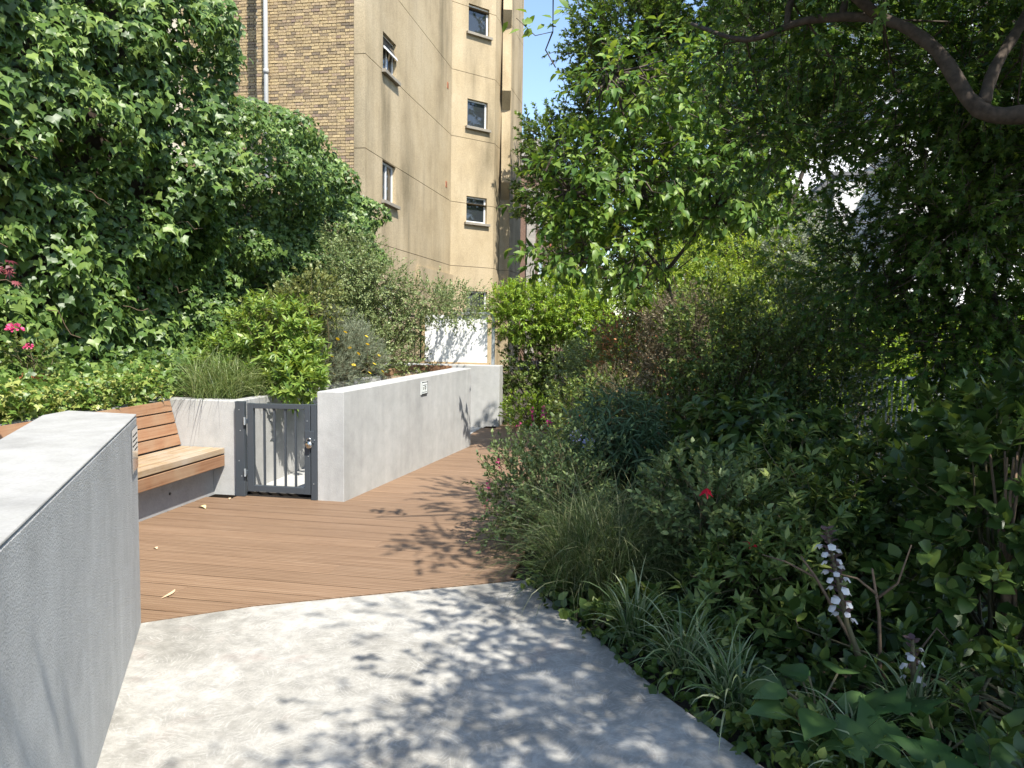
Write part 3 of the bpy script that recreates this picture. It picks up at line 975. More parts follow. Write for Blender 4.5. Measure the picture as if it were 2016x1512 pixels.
# ------------------------------------------------------------------ board, frame and railing at the far end
bo = thing('display_board', 'blank white board in a galvanised frame above the far wall', 'board', (-3.2, 12.2, .96))
MB().box(-3.745, -2.685, 12.20, 12.225, .985, 1.760).build('panel', M['board'], bo, bevel=.003)
MB().box(-3.85, -2.64, 12.19, 12.24, .930, .983).build('bottom_rail', M['tan'], bo, bevel=.003)
MB().box(-2.605, -2.555, 12.16, 12.21, .0, 1.815).build('post', M['galv'], bo, bevel=.003)
MB().box(-3.30, -2.606, 12.165, 12.205, 1.772, 1.812).build('top_rail', M['galv'], bo, bevel=.003)
MB().box(-3.80, -3.755, 12.19, 12.235, .984, 1.78).build('post', M['tan'], bo, bevel=.003)
for x in (-3.05, -2.86):
    MB().box(x - .012, x + .012, 12.175, 12.2, 1.73, 1.771).build('clip', M['black'], bo)
rl = thing('railing', 'black iron railing behind the loose arching shrub', 'railing', (-4.6, 12.3, 0))
MB().box(-6.2, -3.83, 12.29, 12.32, 1.72, 1.76).build('top_rail', M['black'], rl)
MB().box(-6.2, -3.83, 12.29, 12.32, .95, .98).build('bottom_rail', M['black'], rl)
x = -6.2
while x < -3.84:
    MB().box(x, x + .016, 12.297, 12.313, .981, 1.719).build('bar', M['black'], rl)
    x += .118
MB().box(-3.86, -3.831, 12.285, 12.325, .3, 1.80).build('post', M['black'], rl)

# ------------------------------------------------------------------ the cream stair-tower building
BS = 1.22
def bxf(p):
    return (p[0] * BS, p[1] * BS, 1.6 + (p[2] - 1.6) * BS)
bl = thing('apartment_building', 'tall cream rendered building with yellow brick end wall', 'building', (-10.0, 24.0, 0))
GRV = [-0.2, 1.48, 3.33, 5.17, 7.04, 8.90, 10.76, 12.6]
faces = [((-6.14, 15.02), (-5.90, 15.02)), ((-5.90, 15.02), (-5.90, 21.68)), ((-5.90, 21.68), (-4.88, 22.84)), ((-4.88, 22.84), (-4.84, 23.60)), ((-4.84, 23.60), (-4.55, 23.67)), ((-4.55, 23.67), (-4.50, 25.42)), ((-4.50, 25.42), (-6.2, 26.6))]
wins = {1: [(1.02, 1.88, 7.055, 7.86), (1.01, 1.88, 4.29, 5.155), (1.02, 1.88, 1.75, 2.5)],
        2: [(.56, 1.30, 10.06, 10.86), (.55, 1.28, 7.39, 8.18), (.55, 1.29, 4.63, 5.39), (.58, 1.35, 1.8, 2.62)]}
def face_fr(i):
    a, b = (Vector((*faces[i][0], 0)), Vector((*faces[i][1], 0)))
    d = (b - a); Ln = d.length; d.normalize()
    return a, d, Vector((d.y, -d.x, 0)), Ln      # outward normal to the right of travel
def fp(i, s, z, off):
    a, d, n, Ln = face_fr(i)
    p = a + d * s + n * off
    return (p.x, p.y, z)
for i in range(len(faces)):
    a, d, n, Ln = face_fr(i)
    for k in range(len(GRV) - 1):
        z0, z1 = GRV[k] + (.007 if k else 0), GRV[k + 1] - .007
        hs = [(h[0], h[1], max(h[2], z0), min(h[3], z1), h[2] >= z0, h[3] <= z1) for h in wins.get(i, []) if h[3] > z0 + .02 and h[2] < z1 - .02]
        S = sorted({0.0, Ln} | {h[0] for h in hs} | {h[1] for h in hs}); Z = sorted({z0, z1} | {h[2] for h in hs} | {h[3] for h in hs})
        mb = MB()
        for si in range(len(S) - 1):
            for zi in range(len(Z) - 1):
                cs, cz = (S[si] + S[si + 1]) / 2, (Z[zi] + Z[zi + 1]) / 2
                if any(h[0] < cs < h[1] and h[2] < cz < h[3] for h in hs): continue
                mb.add([fp(i, S[si], Z[zi], 0), fp(i, S[si + 1], Z[zi], 0), fp(i, S[si + 1], Z[zi + 1], 0), fp(i, S[si], Z[zi + 1], 0)], [(0, 1, 2, 3)])
        for zz, fl in ((z0, True), (z1, False)):
            q = [fp(i, 0, zz, 0), fp(i, Ln, zz, 0), fp(i, Ln, zz, -.03), fp(i, 0, zz, -.03)]
            mb.add(q, [(0, 1, 2, 3)])
        for h in hs:
            D_ = -.13
            mb.add([fp(i, h[0], h[2], 0), fp(i, h[0], h[3], 0), fp(i, h[0], h[3], D_), fp(i, h[0], h[2], D_)], [(0, 1, 2, 3)])
            mb.add([fp(i, h[1], h[2], 0), fp(i, h[1], h[3], 0), fp(i, h[1], h[3], D_), fp(i, h[1], h[2], D_)], [(0, 1, 2, 3)])
            if h[4]: mb.add([fp(i, h[0], h[2], 0), fp(i, h[1], h[2], 0), fp(i, h[1], h[2], D_), fp(i, h[0], h[2], D_)], [(0, 1, 2, 3)])
            if h[5]: mb.add([fp(i, h[0], h[3], 0), fp(i, h[1], h[3], 0), fp(i, h[1], h[3], D_), fp(i, h[0], h[3], D_)], [(0, 1, 2, 3)])
        mb.build('render_panel', M['render'], bl, xf=bxf)
core = [(-14, 15.92), (-8.27, 15.92), (-8.27, 15.35), (-6.2, 15.35), (-6.04, 15.42), (-6.04, 21.75), (-5.02, 22.96), (-4.98, 23.7), (-4.68, 23.8), (-4.62, 25.3), (-6.3, 26.4), (-14, 26.4)]
MB().prism(core, -.2, 12.5).build('core_wall', M['groove'], bl, xf=bxf)
jn = [(-14, 15.93), (-8.2, 15.93), (-8.2, 15.36), (-6.14, 15.36), (-6.14, 15.05), (-5.93, 15.05), (-5.93, 21.69), (-4.91, 22.85), (-4.87, 23.62), (-4.58, 23.69), (-4.53, 25.4), (-6.3, 26.5), (-14, 26.5)]
for z in GRV[1:-1]:
    MB().prism(jn, z - .02, z + .02).build('panel_joint', M['groove'], bl, xf=bxf)
MB().prism([(x - .1 if x > -13 else x, y_) for x, y_ in jn], 12.5, 12.75).build('roof', M['lead'], bl, xf=bxf)
def fbox(i, s0, s1, z0, z1, o0, o1, nm, m, parent, bv=0):
    return MB().hexa([fp(i, s0, z0, o0), fp(i, s0, z0, o1), fp(i, s1, z0, o1), fp(i, s1, z0, o0), fp(i, s0, z1, o0), fp(i, s0, z1, o1), fp(i, s1, z1, o1), fp(i, s1, z1, o0)]).build(nm, M[m], parent, bevel=bv, xf=bxf)
for i, hs in wins.items():
    for j, h in enumerate(hs):
        s0, s1, z0, z1 = h
        fr = .05
        win = MB()
        for a_, b_, c_, d_ in ((s0, s0 + fr, z0, z1), (s1 - fr, s1, z0, z1), (s0 + fr, s1 - fr, z0, z0 + fr), (s0 + fr, s1 - fr, z1 - fr, z1)):
            win.hexa([fp(i, a_, c_, -.12), fp(i, a_, c_, -.08), fp(i, b_, c_, -.08), fp(i, b_, c_, -.12), fp(i, a_, d_, -.12), fp(i, a_, d_, -.08), fp(i, b_, d_, -.08), fp(i, b_, d_, -.12)])
        wo = win.build('window', M['frame'], bl, xf=bxf)
        fbox(i, s0 + fr, s1 - fr, z0 + fr, z1 - fr, -.108, -.10, 'pane', 'glass', wo)
        if i == 1:
            fbox(i, (s0 + s1) / 2 - .022, (s0 + s1) / 2 + .022, z0 + fr, z1 - fr, -.1195, -.075, 'mullion', 'frame', wo)
        if i == 1 and j == 0:    # open top-hung light
            MB().hexa([fp(i, s0 + .02, z1 - .36, .02), fp(i, s0 + .02, z1 - .36, .045), fp(i, s1 - .02, z1 - .36, .045), fp(i, s1 - .02, z1 - .36, .02),
                       fp(i, s0 + .02, z1 - .30, 0), fp(i, s0 + .02, z1 - .30, .025), fp(i, s1 - .02, z1 - .30, .025), fp(i, s1 - .02, z1 - .30, 0)]).build('open_sash', M['frame'], wo, xf=bxf)
            MB().hexa([fp(i, s0 + .03, z1 - .31, -.005), fp(i, s0 + .03, z1 - .31, .005), fp(i, s1 - .03, z1 - .31, .005), fp(i, s1 - .03, z1 - .31, -.005),
                       fp(i, s0 + .03, z1 - .03, -.09), fp(i, s0 + .03, z1 - .03, -.08), fp(i, s1 - .03, z1 - .03, -.08), fp(i, s1 - .03, z1 - .03, -.09)]).build('open_pane', M['glass'], wo, xf=bxf)
        if z0 > 3:
            fbox(i, s0 - .08, s1 + .08, z0 - .075, z0 - .003, .002, .09, 'sill', 'sill', bl, .004)
for (s, z) in ((6.15, 8.30), (6.08, 5.56)):
    v = fbox(1, s, s + .13, z - .08, z + .08, .001, .012, 'air_vent', 'terracotta', bl)
    for q in range(4):
        fbox(1, s + .02 + q * .025, s + .03 + q * .025, z - .06, z + .06, .0125, .0135, 'slot', 'black', v)
# sloping undersides of the flue blocks on the narrow face
for z in (11.1, 8.72, 5.98):
    MB().add([fp(4, q_, z - .48, .003) for q_ in (.015, .275)] + [fp(4, q_, z, .34) for q_ in (.015, .275)] + [fp(4, q_, z + 2.2, .003) for q_ in (.015, .275)],
             [(0, 1, 3, 2), (2, 3, 5, 4), (0, 2, 4), (1, 5, 3)]).build('flue_block', M['render'], bl, xf=bxf)
fbox(1, 3.4, 6.64, .3, 3.05, .002, .10, 'plinth', 'render', bl)
# brick end wall: every brick real, the 300 that show largest single, the rest in one piece
MB().prism([(-8.28, 15.045), (-6.145, 15.045), (-6.145, 15.34), (-8.28, 15.34)], -.2, 12.5).build('mortar_bed', M['mortar'], bl, xf=bxf)
MB().prism([(-14, 15.66), (-8.285, 15.66), (-8.285, 15.9), (-14, 15.9)], -.2, 12.5).build('mortar_bed', M['mortar'], bl, xf=bxf)
CH, CL, JT = .0615, .1845, .0125
brick_me = None
spec = []
for (xa, xb, yf, zlo, zhi) in ((-8.28, -6.147, 15.02, 3.0, 12.4), (-10.4, -8.29, 15.635, 4.5, 12.4)):
    r_ = 0
    z = zlo
    while z < zhi:
        head = r_ % 2
        x = xb
        first = True
        while x > xa + .02:
            ln = (CL - JT) / 2 if (head and random.random() < .8) or (first and head) else CL - JT
            first = False
            x0 = max(xa, x - ln)
            spec.append((x0, x, z + random.uniform(-.002, .002), yf + random.uniform(-.004, .005)))
            x = x0 - JT
        z += CH; r_ += 1
def brick_box(x0, x1, z, yf):
    j = lambda: random.uniform(-.0025, .0025)
    h = CH - JT
    return [(x0 + j(), yf + .03, z), (x0 + j(), yf + j(), z + j()), (x1 + j(), yf + j(), z + j()), (x1 + j(), yf + .03, z),
            (x0 + j(), yf + .03, z + h), (x0 + j(), yf + j(), z + h + j()), (x1 + j(), yf + j(), z + h + j()), (x1 + j(), yf + .03, z + h)]
vis = [b_ for b_ in spec if b_[0] > -8.3 and 5.0 < b_[2] < 8.4]
vis = sorted(vis, key=lambda b_: (b_[1] - b_[0] < .12, abs(b_[2] - 7.0)))[:300]
vset = set(vis)
rest = MB()
for b_ in spec:
    mb = MB() if b_ in vset else rest
    mb.add(brick_box(b_[0], b_[1], b_[2], b_[3]), [(0, 1, 5, 4), (1, 2, 6, 5), (2, 3, 7, 6), (0, 3, 2, 1), (4, 5, 6, 7)])
    if b_ in vset:
        mb.build('brick', M['brick'], bl, xf=bxf)
ro = rest.build('brickwork', M['brick'], bl, xf=bxf); ro['kind'] = 'stuff'
pp = MB().tube([(-8.02, 14.93, z) for z in (2.0, 6.0, 12.4)], .045, 12).build('drainpipe', M['pipe'], bl, smooth=True, xf=bxf)
for z in (4.9, 6.75, 8.6):
    MB().tube([(-8.02, 14.93, z - .05), (-8.02, 14.93, z + .05)], .056, 12).build('pipe_collar', M['pipe'], pp, smooth=True, xf=bxf)

# ------------------------------------------------------------------ buildings farther off
fb = thing('brick_house', 'old brown brick house with stone cornice behind the cream tower', 'house', (-9.0, 42.0, 0))
FX = -6.15
MB().box(-14, FX, 39.2, 62, -.2, 10.2).build('wall', M['redbrick'], fb)
MB().box(-14.2, FX + .35, 38.9, 62.2, 10.2, 10.45).build('cornice', M['stone'], fb, bevel=.02)
MB().box(-14.1, FX + .2, 39.05, 62.1, 9.75, 10.19).build('cornice_band', M['stone'], fb, bevel=.02)
MB().box(-14.1, FX + .15, 39.1, 62.1, 10.46, 11.1).build('parapet', M['stone'], fb)
MB().box(-14.1, FX + .18, 39.06, 62.1, 8.45, 8.6).build('string_course', M['stone'], fb)
for k, yy in enumerate((40.2, 43.2, 46.2, 49.2)):
    for zz in (6.4, 3.2):
        wv = MB().box(FX + .003, FX + .05, yy, yy + 1.3, zz, zz + 1.9).build('window', M['frame'], fb)
        MB().box(FX + .051, FX + .056, yy + .1, yy + .62, zz + .1, zz + 1.8).build('pane', M['glass'], wv)
        MB().box(FX + .051, FX + .056, yy + .68, yy + 1.2, zz + .1, zz + 1.8).build('pane', M['glass'], wv)
    MB().box(FX + .003, FX + .03, yy + 1.35, yy + 1.75, 6.2, 8.4).build('red_panel', M['red'], fb)
MB().box(FX - .45, FX - .003, 39.12, 39.197, -.1, 8.4).build('corner_pier', M['stone'], fb)

wh = thing('gabled_house', 'white rendered house with grey gable seen through the trees', 'house', (6.6, 28, 0))
MB().box(5.9, 9.0, 28.0, 36.0, -.2, 6.85).build('wall', M['whitewall'], wh)
gv = [(3.2, 28.9), (5.85, 28.9)]
MB().add([(3.2, 28.2, -.2), (5.85, 28.2, -.2), (5.85, 28.2, 6.75), (4.75, 28.2, 5.7), (3.2, 28.2, 4.2), (3.2, 29.2, -.2), (5.85, 29.2, -.2), (5.85, 29.2, 6.75), (4.75, 29.2, 5.7), (3.2, 29.2, 4.2)],
         [(0, 1, 2, 3, 4), (9, 8, 7, 6, 5), (0, 5, 6, 1), (1, 6, 7, 2), (2, 7, 8, 3), (3, 8, 9, 4), (4, 9, 5, 0)]).build('gable', M['gable'], wh)
MB().hexa([(3.1, 28.0, 4.1), (5.9, 28.0, 6.80), (5.9, 29.4, 6.80), (3.1, 29.4, 4.1), (3.1, 28.0, 4.25), (5.9, 28.0, 6.95), (5.9, 29.4, 6.95), (3.1, 29.4, 4.25)]).build('roof', M['lead'], wh)
MB().box(5.8, 9.1, 27.9, 36.1, 6.86, 6.98).build('parapet', M['lead'], wh)
for xx in (6.1, 7.2):
    wv = MB().box(xx, xx + .7, 27.93, 27.997, 2.5, 3.9).build('window', M['frame'], wh)
    MB().box(xx + .06, xx + .64, 27.92, 27.929, 2.56, 3.84).build('pane', M['glass'], wv)
wt = thing('white_terrace', 'stepped white block with small windows above the gabled house', 'house', (5.2, 38, 0))
MB().box(4.6, 13.0, 40.0, 48.0, -.2, 8.2).build('lower_wall', M['whitewall'], wt)
MB().box(5.4, 13.0, 41.0, 48.0, 8.21, 11.5).build('upper_wall', M['whitewall'], wt)
MB().box(4.5, 13.1, 39.85, 41.5, 8.0, 8.19).build('ledge', M['lead'], wt)
MB().box(5.3, 13.1, 40.9, 48.1, 11.51, 11.7).build('roof', M['lead'], wt)
for k in range(6):
    wv = MB().box(5.2 + k * 1.15, 6.1 + k * 1.15, 39.93, 39.997, 6.4, 7.5).build('window', M['paleblock'], wt)
    MB().box(5.28 + k * 1.15, 5.62 + k * 1.15, 39.92, 39.929, 6.48, 7.42).build('pane', M['glass'], wv)
    MB().box(5.68 + k * 1.15, 6.02 + k * 1.15, 39.92, 39.929, 6.48, 7.42).build('pane', M['glass'], wv)
wr = thing('white_villa', 'white house with low parapet glimpsed at the far right', 'house', (10, 26, 0))
MB().box(7.4, 18, 26.0, 34, -.2, 7.5).build('wall', M['whitewall'], wr)
MB().box(6.9, 18, 23.6, 25.99, -.2, 2.15).build('porch_wall', M['gable'], wr)
MB().box(6.8, 18.1, 23.5, 25.99, 2.16, 2.38).build('porch_roof', M['whitewall'], wr)
for xx in (8.0, 9.6, 11.2):
    wv = MB().box(xx, xx + .8, 25.93, 25.997, 3.4, 5.2).build('window', M['paleblock'], wr)
    MB().box(xx + .07, xx + .73, 25.92, 25.929, 3.47, 5.13).build('pane', M['glass'], wv)
tb = thing('tower_block', 'tall pale grey tower block far behind the right-hand trees', 'building', (16, 52, 0))
MB().box(12.6, 21, 50, 60, -.2, 34).build('wall', M['paleblock'], tb)
for f_ in range(11):
    for k in range(5):
        MB().box(13.2 + k * 1.6, 14.2 + k * 1.6, 49.95, 49.997, 1.5 + f_ * 2.9, 3.0 + f_ * 2.9).build('window', M['glass'], tb)

# ------------------------------------------------------------------ ivy on the boundary wall
gw = thing('boundary_wall', 'old brick boundary wall buried under ivy', 'wall', (-6.3, 6, 0))
M['oldwall'] = plain_mat('darkened old brick', (0.07, 0.05, 0.035), rough=0.95, var=0.3, scale=12)  # colour kept very dark so gaps in the ivy read as deep shade
MB().box(-6.62, -6.33, 1.0, 9.2, -.2, 6.6).build('wall_body', M['oldwall'], gw)
MB().box(-6.62, -6.331, 9.205, 14.3, -.2, 3.7).build('wall_body', M['oldwall'], gw)

def ivy_sheet(n, ylo, yhi, zlo, top, size, seed, xb=-6.3, depth=.85, endr=.9, cut=None, over=lambda z: 1.0):
    """leaves over a bulging sheet of ivy on a wall facing +X; top(y) is its upper edge"""
    y_ = ylo + (yhi - ylo) * rng.random(n)
    tz = top(y_)
    z_ = zlo + (tz - zlo) * rng.random(n) ** .92
    P = np.c_[np.zeros(n), y_, z_]
    edge = np.minimum.reduce([(tz - z_) / endr, (yhi - y_) / endr, np.ones(n)])
    edge = np.sqrt(np.clip(1 - (1 - np.clip(edge, 0, 1)) ** 2, 0, 1))
    big = vnoise(P, .75, seed); med = vnoise(P, 1.9, seed + 1); sm = vnoise(P, 4.6, seed + 2)
    h = (.42 + .55 * (big - .3) + .62 * (med - .5) + .42 * (sm - .5)) * depth * edge * over(z_) + .03
    inner = rng.random(n) ** 2.2
    x_ = xb + np.maximum(h, .02) * (1 - .55 * inner) + np.abs(rng.normal(size=n)) * .035
    # outward normal of the bulge by finite differences
    e = .12
    def H(Q):
        return (.55 * vnoise(Q, .75, seed) + .62 * vnoise(Q, 1.9, seed + 1) + .30 * vnoise(Q, 4.6, seed + 2)) * depth
    dy = (H(P + [0, e, 0]) - H(P - [0, e, 0])) / (2 * e)
    dz = (H(P + [0, 0, e]) - H(P - [0, 0, e])) / (2 * e)
    nr = unit(np.c_[np.ones(n), -dy, -dz])
    nr = unit(nr + np.array([.0, -.25, .5]) + rdir(n) * .7)
    ax = unit(np.array([.18, 0, -1.0]) + rdir(n) * .62 + nr * .15)
    s = size * (.45 + .95 * rng.random(n) ** 1.3)
    arr = (np.c_[x_, y_, z_], ax, nr, s)
    if cut is not None:
        k = cut(arr[0]); arr = tuple(a_[k] for a_ in arr)
    return arr

iv = thing('ivy', 'tall glossy ivy smothering the wall behind the bench', 'ivy', (-6.2, 6.5, .85), 'ivy on the boundary wall')
top1 = lambda y_: np.where(y_ < 8.2, 7.2, 7.2 - .0 * y_)
a1 = ivy_sheet(36000, 2.6, 9.75, .8, lambda y_: 7.4 - .12 * (y_ - 2.6), .108, 21, depth=1.3, endr=1.0, over=lambda z: .42 + .58 * np.clip((z - 1.3) / 2.3, 0, 1) ** 1.4)
near, far = split_near(tuple(x[(a1[0][:, 1] > 4.6)] for x in a1), 300)
rest1 = tuple(np.concatenate([f_, x[(a1[0][:, 1] <= 4.6)]]) for f_, x in zip(far, a1))
leaf_objects('leaf', T_IVY, near, M['ivy'], iv)
leaf_stuff('foliage', T_IVY, rest1, M['ivy'], iv)
# trailing shoots standing off the face
mb = MB()
for k in range(26):
    yy = random.uniform(5.0, 9.2); zz = random.uniform(1.6, 5.6)
    xx = -5.6 + random.uniform(-.1, .15)
    pts = [(xx - .2, yy, zz)]
    for s_ in range(5):
        l_ = pts[-1]
        pts.append((l_[0] + random.uniform(.0, .05), l_[1] + random.uniform(.02, .09), l_[2] + random.uniform(-.09, .03)))
    mb.tube(pts, .004, 5)
so = mb.build('stems', M['stem'], iv); so['kind'] = 'stuff'

iv2 = thing('ivy', 'lower rounded ivy mound against the brick end wall', 'ivy', (-6.2, 11.5, .85), 'ivy on the boundary wall')
def top2(y_):
    return np.interp(y_, [8.8, 9.6, 10.4, 11.4, 12.6, 13.6, 14.6, 15.3], [3.9, 4.6, 4.9, 4.8, 4.55, 4.35, 4.15, 3.8])
a2 = ivy_sheet(44000, 9.0, 15.3, .8, top2, .080, 55, depth=1.5, endr=.7, over=lambda z: .45 + .55 * np.clip((z - 1.5) / 1.5, 0, 1) ** 1.3)
leaf_stuff('foliage', T_IVY, a2, M['ivy'], iv2)

# ------------------------------------------------------------------ left raised bed
def ground_cover(name, label, cat, pts_fn, n, size, tpl, mat, base, hgt=.12):
    root = thing(name, label, cat, base)
    p = pts_fn(n)
    n = len(p)
    p[:, 2] += hgt * rng.random(n) * (.4 + vnoise(p, 3.0, 5) * 1.2)
    nr = unit(np.array([.25, -.35, 1.0]) + rdir(n) * .75)
    ax = unit(rdir(n) * 1.0 + np.array([.5, -.3, -.1]))
    leaf_stuff('foliage', tpl, (p, ax, nr, size * (.6 + .8 * rng.random(n))), M[mat], root)
    return root
ground_cover('ground_ivy', 'pale variegated ground ivy spilling over the bench back', 'ivy',
             lambda n: np.c_[-4.44 - 1.15 * rng.random(n) ** 1.2, 2.6 + 3.85 * rng.random(n), np.full(n, .86)], 9000, .05, T_IVY, 'ivyg', (-4.9, 4.5, .84), .30)
ground_cover('ground_ivy', 'dark ivy carpet at the foot of the tall ivy', 'ivy',
             lambda n: np.c_[-5.9 + 1.3 * rng.random(n) ** 1.5, 4.8 + 5.0 * rng.random(n), np.full(n, .85)], 6500, .07, T_IVY, 'ivy', (-5.5, 7.2, .84), .38)

pt = thing('plant_pot', 'terracotta pot half hidden by ground ivy on the raised bed', 'pot', (-5.31, 5.75, .86))
MB().lathe((-5.31, 5.75, .86), [(.0, 0), (.085, 0), (.12, .22), (.135, .22), (.138, .27), (.12, .27), (.112, .21), (0, .21)], 28).build('pot_body', M['terracotta'], pt, smooth=False)
MB().lathe((-5.31, 5.75, .86), [(.0, .225), (.112, .225)], 20).build('pot_soil', M['soil'], pt)
ge = shrub('geranium', 'potted geranium with two round pink flower heads', 'geranium', (-5.31, 5.75, 1.085), [(-5.31, 5.72, 1.26, .22, .24, .14)], 60, 4, .08, .055, T_OVW, 'mid', stems=16, stem_r=(.005, .003))
for (cx_, cy_, cz_, r_) in ((-5.27, 5.53, 1.51, .045), (-5.16, 5.55, 1.36, .028)):
    k = 46
    d_ = rdir(k); d_[:, 2] = np.abs(d_[:, 2]) * .8 - .1
    p_ = np.array([cx_, cy_, cz_]) + d_ * r_
    leaf_stuff('flower_head', T_OVW, (p_, unit(d_ + rdir(k) * .6), unit(d_ + rdir(k) * .3), np.full(k, r_ * .75)), M['pink'], ge, kind=None)
    MB().tube([(-5.31, 5.72, 1.2), (cx_ - .01, cy_ + .03, (1.2 + cz_) / 2), (cx_, cy_, cz_)], .003, 5).build('flower_stalk', M['twig'], ge)

# red maple spray reaching in from the left edge
rm = thing('japanese_maple', 'purple leaved maple spray poking in at the left edge', 'maple', (-4.6, 3.6, .84))
MB().tube([(-4.62, 3.4, .84), (-4.6, 3.5, 1.4), (-4.42, 3.72, 1.85), (-4.05, 3.86, 1.98), (-3.78, 3.90, 1.92)], [.018, .014, .009, .005, .003], 7).build('branch', M['bark'], rm, smooth=True)
mp = []; ma = []; mn = []
for k in range(44):
    t = random.random()
    bx_ = np.array([-4.5, 3.66, 1.8]) * (1 - t) + np.array([-3.72, 3.9, 1.92]) * t
    mp.append(bx_ + rng.normal(size=3) * [.05, .05, .035]); ma.append(unit(np.array([[.7, -.2, -.45]]) + rdir(1) * .6)[0]); mn.append(unit(np.array([[.2, -.5, .9]]) + rdir(1) * .4)[0])
leaf_objects('leaf', T_MAP7, (np.array(mp), np.array(ma), np.array(mn), .075 * (.7 + .6 * rng.random(44))), M['redmaple'], rm)

grass_clump('sedge', 'arching pale sedge tuft spilling over the planter corner', (-4.16, 6.72, .83), 900, .56, .007, 'sedge', .24, (.1, 1.05), 1.5)
grass_clump('sedge', 'smaller sedge tuft behind the planter corner', (-3.95, 7.0, .83), 420, .46, .007, 'sedge', .14, (.1, 1.05), 1.5)
shrub('rosette_shrub', 'bushy shrub of pale green leaf rosettes above the planter', 'shrub', (-4.0, 7.55, .82),
      [(-3.95, 7.45, 1.42, .46, .42, .42), (-4.35, 7.3, 1.15, .38, .35, .28), (-3.75, 7.5, 1.2, .35, .35, .35)], 520, 11, .10, .085, T_LAN2, 'rosette', up=.75, ang=62, seed=4)
shrub('leafy_shrub', 'olive small-leaved shrub rising behind the pale rosettes', 'shrub', (-4.05, 8.3, .82),
      [(-4.05, 8.2, 1.72, .42, .36, .32), (-3.85, 8.3, 1.95, .28, .28, .24), (-4.4, 8.1, 1.5, .3, .3, .25)], 560, 9, .12, .042, T_OV, 'olive', up=.7, seed=5)
shrub('rosette_shrub', 'low leafy rosette plant overhanging the gate from the planter', 'shrub', (-3.86, 7.35, .78),
      [(-3.52, 7.1, .97, .24, .26, .15), (-3.64, 7.25, 1.08, .22, .22, .17)], 130, 11, .1, .095, T_LAN2, 'rosette', up=.6, ang=60, seed=6)
eu = shrub('daisy_bush', 'grey feathery daisy bush with yellow flowers behind the white wall', 'shrub', (-3.95, 8.75, .80),
      [(-3.80, 8.6, 1.28, .40, .48, .36), (-3.62, 8.9, 1.2, .34, .45, .34), (-4.0, 9.2, 1.35, .45, .5, .36), (-3.7, 8.3, 1.0, .28, .3, .2)], 1900, 13, .10, .042, T_NEE, 'grey', up=.7, ang=48, seed=7)
fl = [(-3.56, 8.22, 1.42), (-3.45, 8.3, 1.32), (-3.42, 8.35, 1.12), (-3.31, 8.5, 1.36), (-3.3, 8.55, 1.02), (-3.28, 8.8, 1.22), (-3.7, 8.2, 1.1), (-3.9, 8.4, 1.62), (-3.8, 8.45, 1.63), (-3.72, 8.6, 1.6), (-3.85, 8.7, 1.66), (-3.62, 8.2, 1.22), (-3.27, 8.9, 1.02), (-3.98, 8.5, 1.64), (-3.48, 8.25, 1.5), (-3.38, 8.4, 1.25), (-3.36, 8.6, 1.45), (-3.6, 8.2, 1.02), (-3.3, 8.7, 1.12), (-4.05, 8.6, 1.68), (-3.76, 8.5, 1.67)]
dm = MB()
for k in range(11):
    a_ = 2 * math.pi * k / 11
    c_, s_ = math.cos(a_), math.sin(a_)
    dm.add([(c_ * .15, s_ * .15, .02), (c_ * .6 - s_ * .2, s_ * .6 + c_ * .2, .06), (c_, s_, .02), (c_ * .6 + s_ * .2, s_ * .6 - c_ * .2, .06)], [(0, 1, 2, 3)])
dm.lathe((0, 0, 0), [(.26, .0), (.2, .12), (.0, .16)], 8)
daisy = mesh_from('flower', dm.v, dm.f, M['yellowfl'])
for (x, y, z) in fl:
    o = bpy.data.objects.new('flower', daisy); COL.objects.link(o); o.parent = eu
    o.matrix_parent_inverse = Matrix.Translation(-Vector(eu.location))
    o.location = (x, y, z); o.scale = (.028,) * 3
    o.rotation_euler = (random.uniform(.3, .9), random.uniform(.1, .5), random.random() * 3)
shrub('leafy_shrub', 'pale yellowish low shrub filling the bed beyond the daisy bush', 'shrub', (-4.1, 10.0, .80),
      [(-4.0, 9.9, 1.25, .5, .5, .45), (-3.75, 10.4, 1.2, .35, .5, .4), (-3.6, 10.9, 1.1, .3, .4, .35)], 700, 9, .12, .035, T_OV, 'loose', up=.6, seed=8)
shrub('arching_shrub', 'tall loose arching shrub in front of the cream building', 'shrub', (-4.35, 10.6, .80),
      [(-4.3, 10.5, 2.35, .42, .45, .50), (-4.0, 10.6, 2.15, .55, .45, .30), (-3.4, 10.8, 1.95, .55, .4, .24), (-2.9, 10.9, 1.82, .42, .35, .14), (-3.0, 11.6, 2.0, .42, .28, .16), (-4.3, 10.5, 1.6, .55, .45, .55), (-3.75, 10.8, 1.62, .5, .4, .32), (-4.55, 10.4, 2.8, .15, .15, .15)], 2300, 10, .22, .036, T_OV, 'loose', up=.25, jit=.75, droop=.12, shell=.25, seed=9, stems=40, stem_r=(.011, .003))

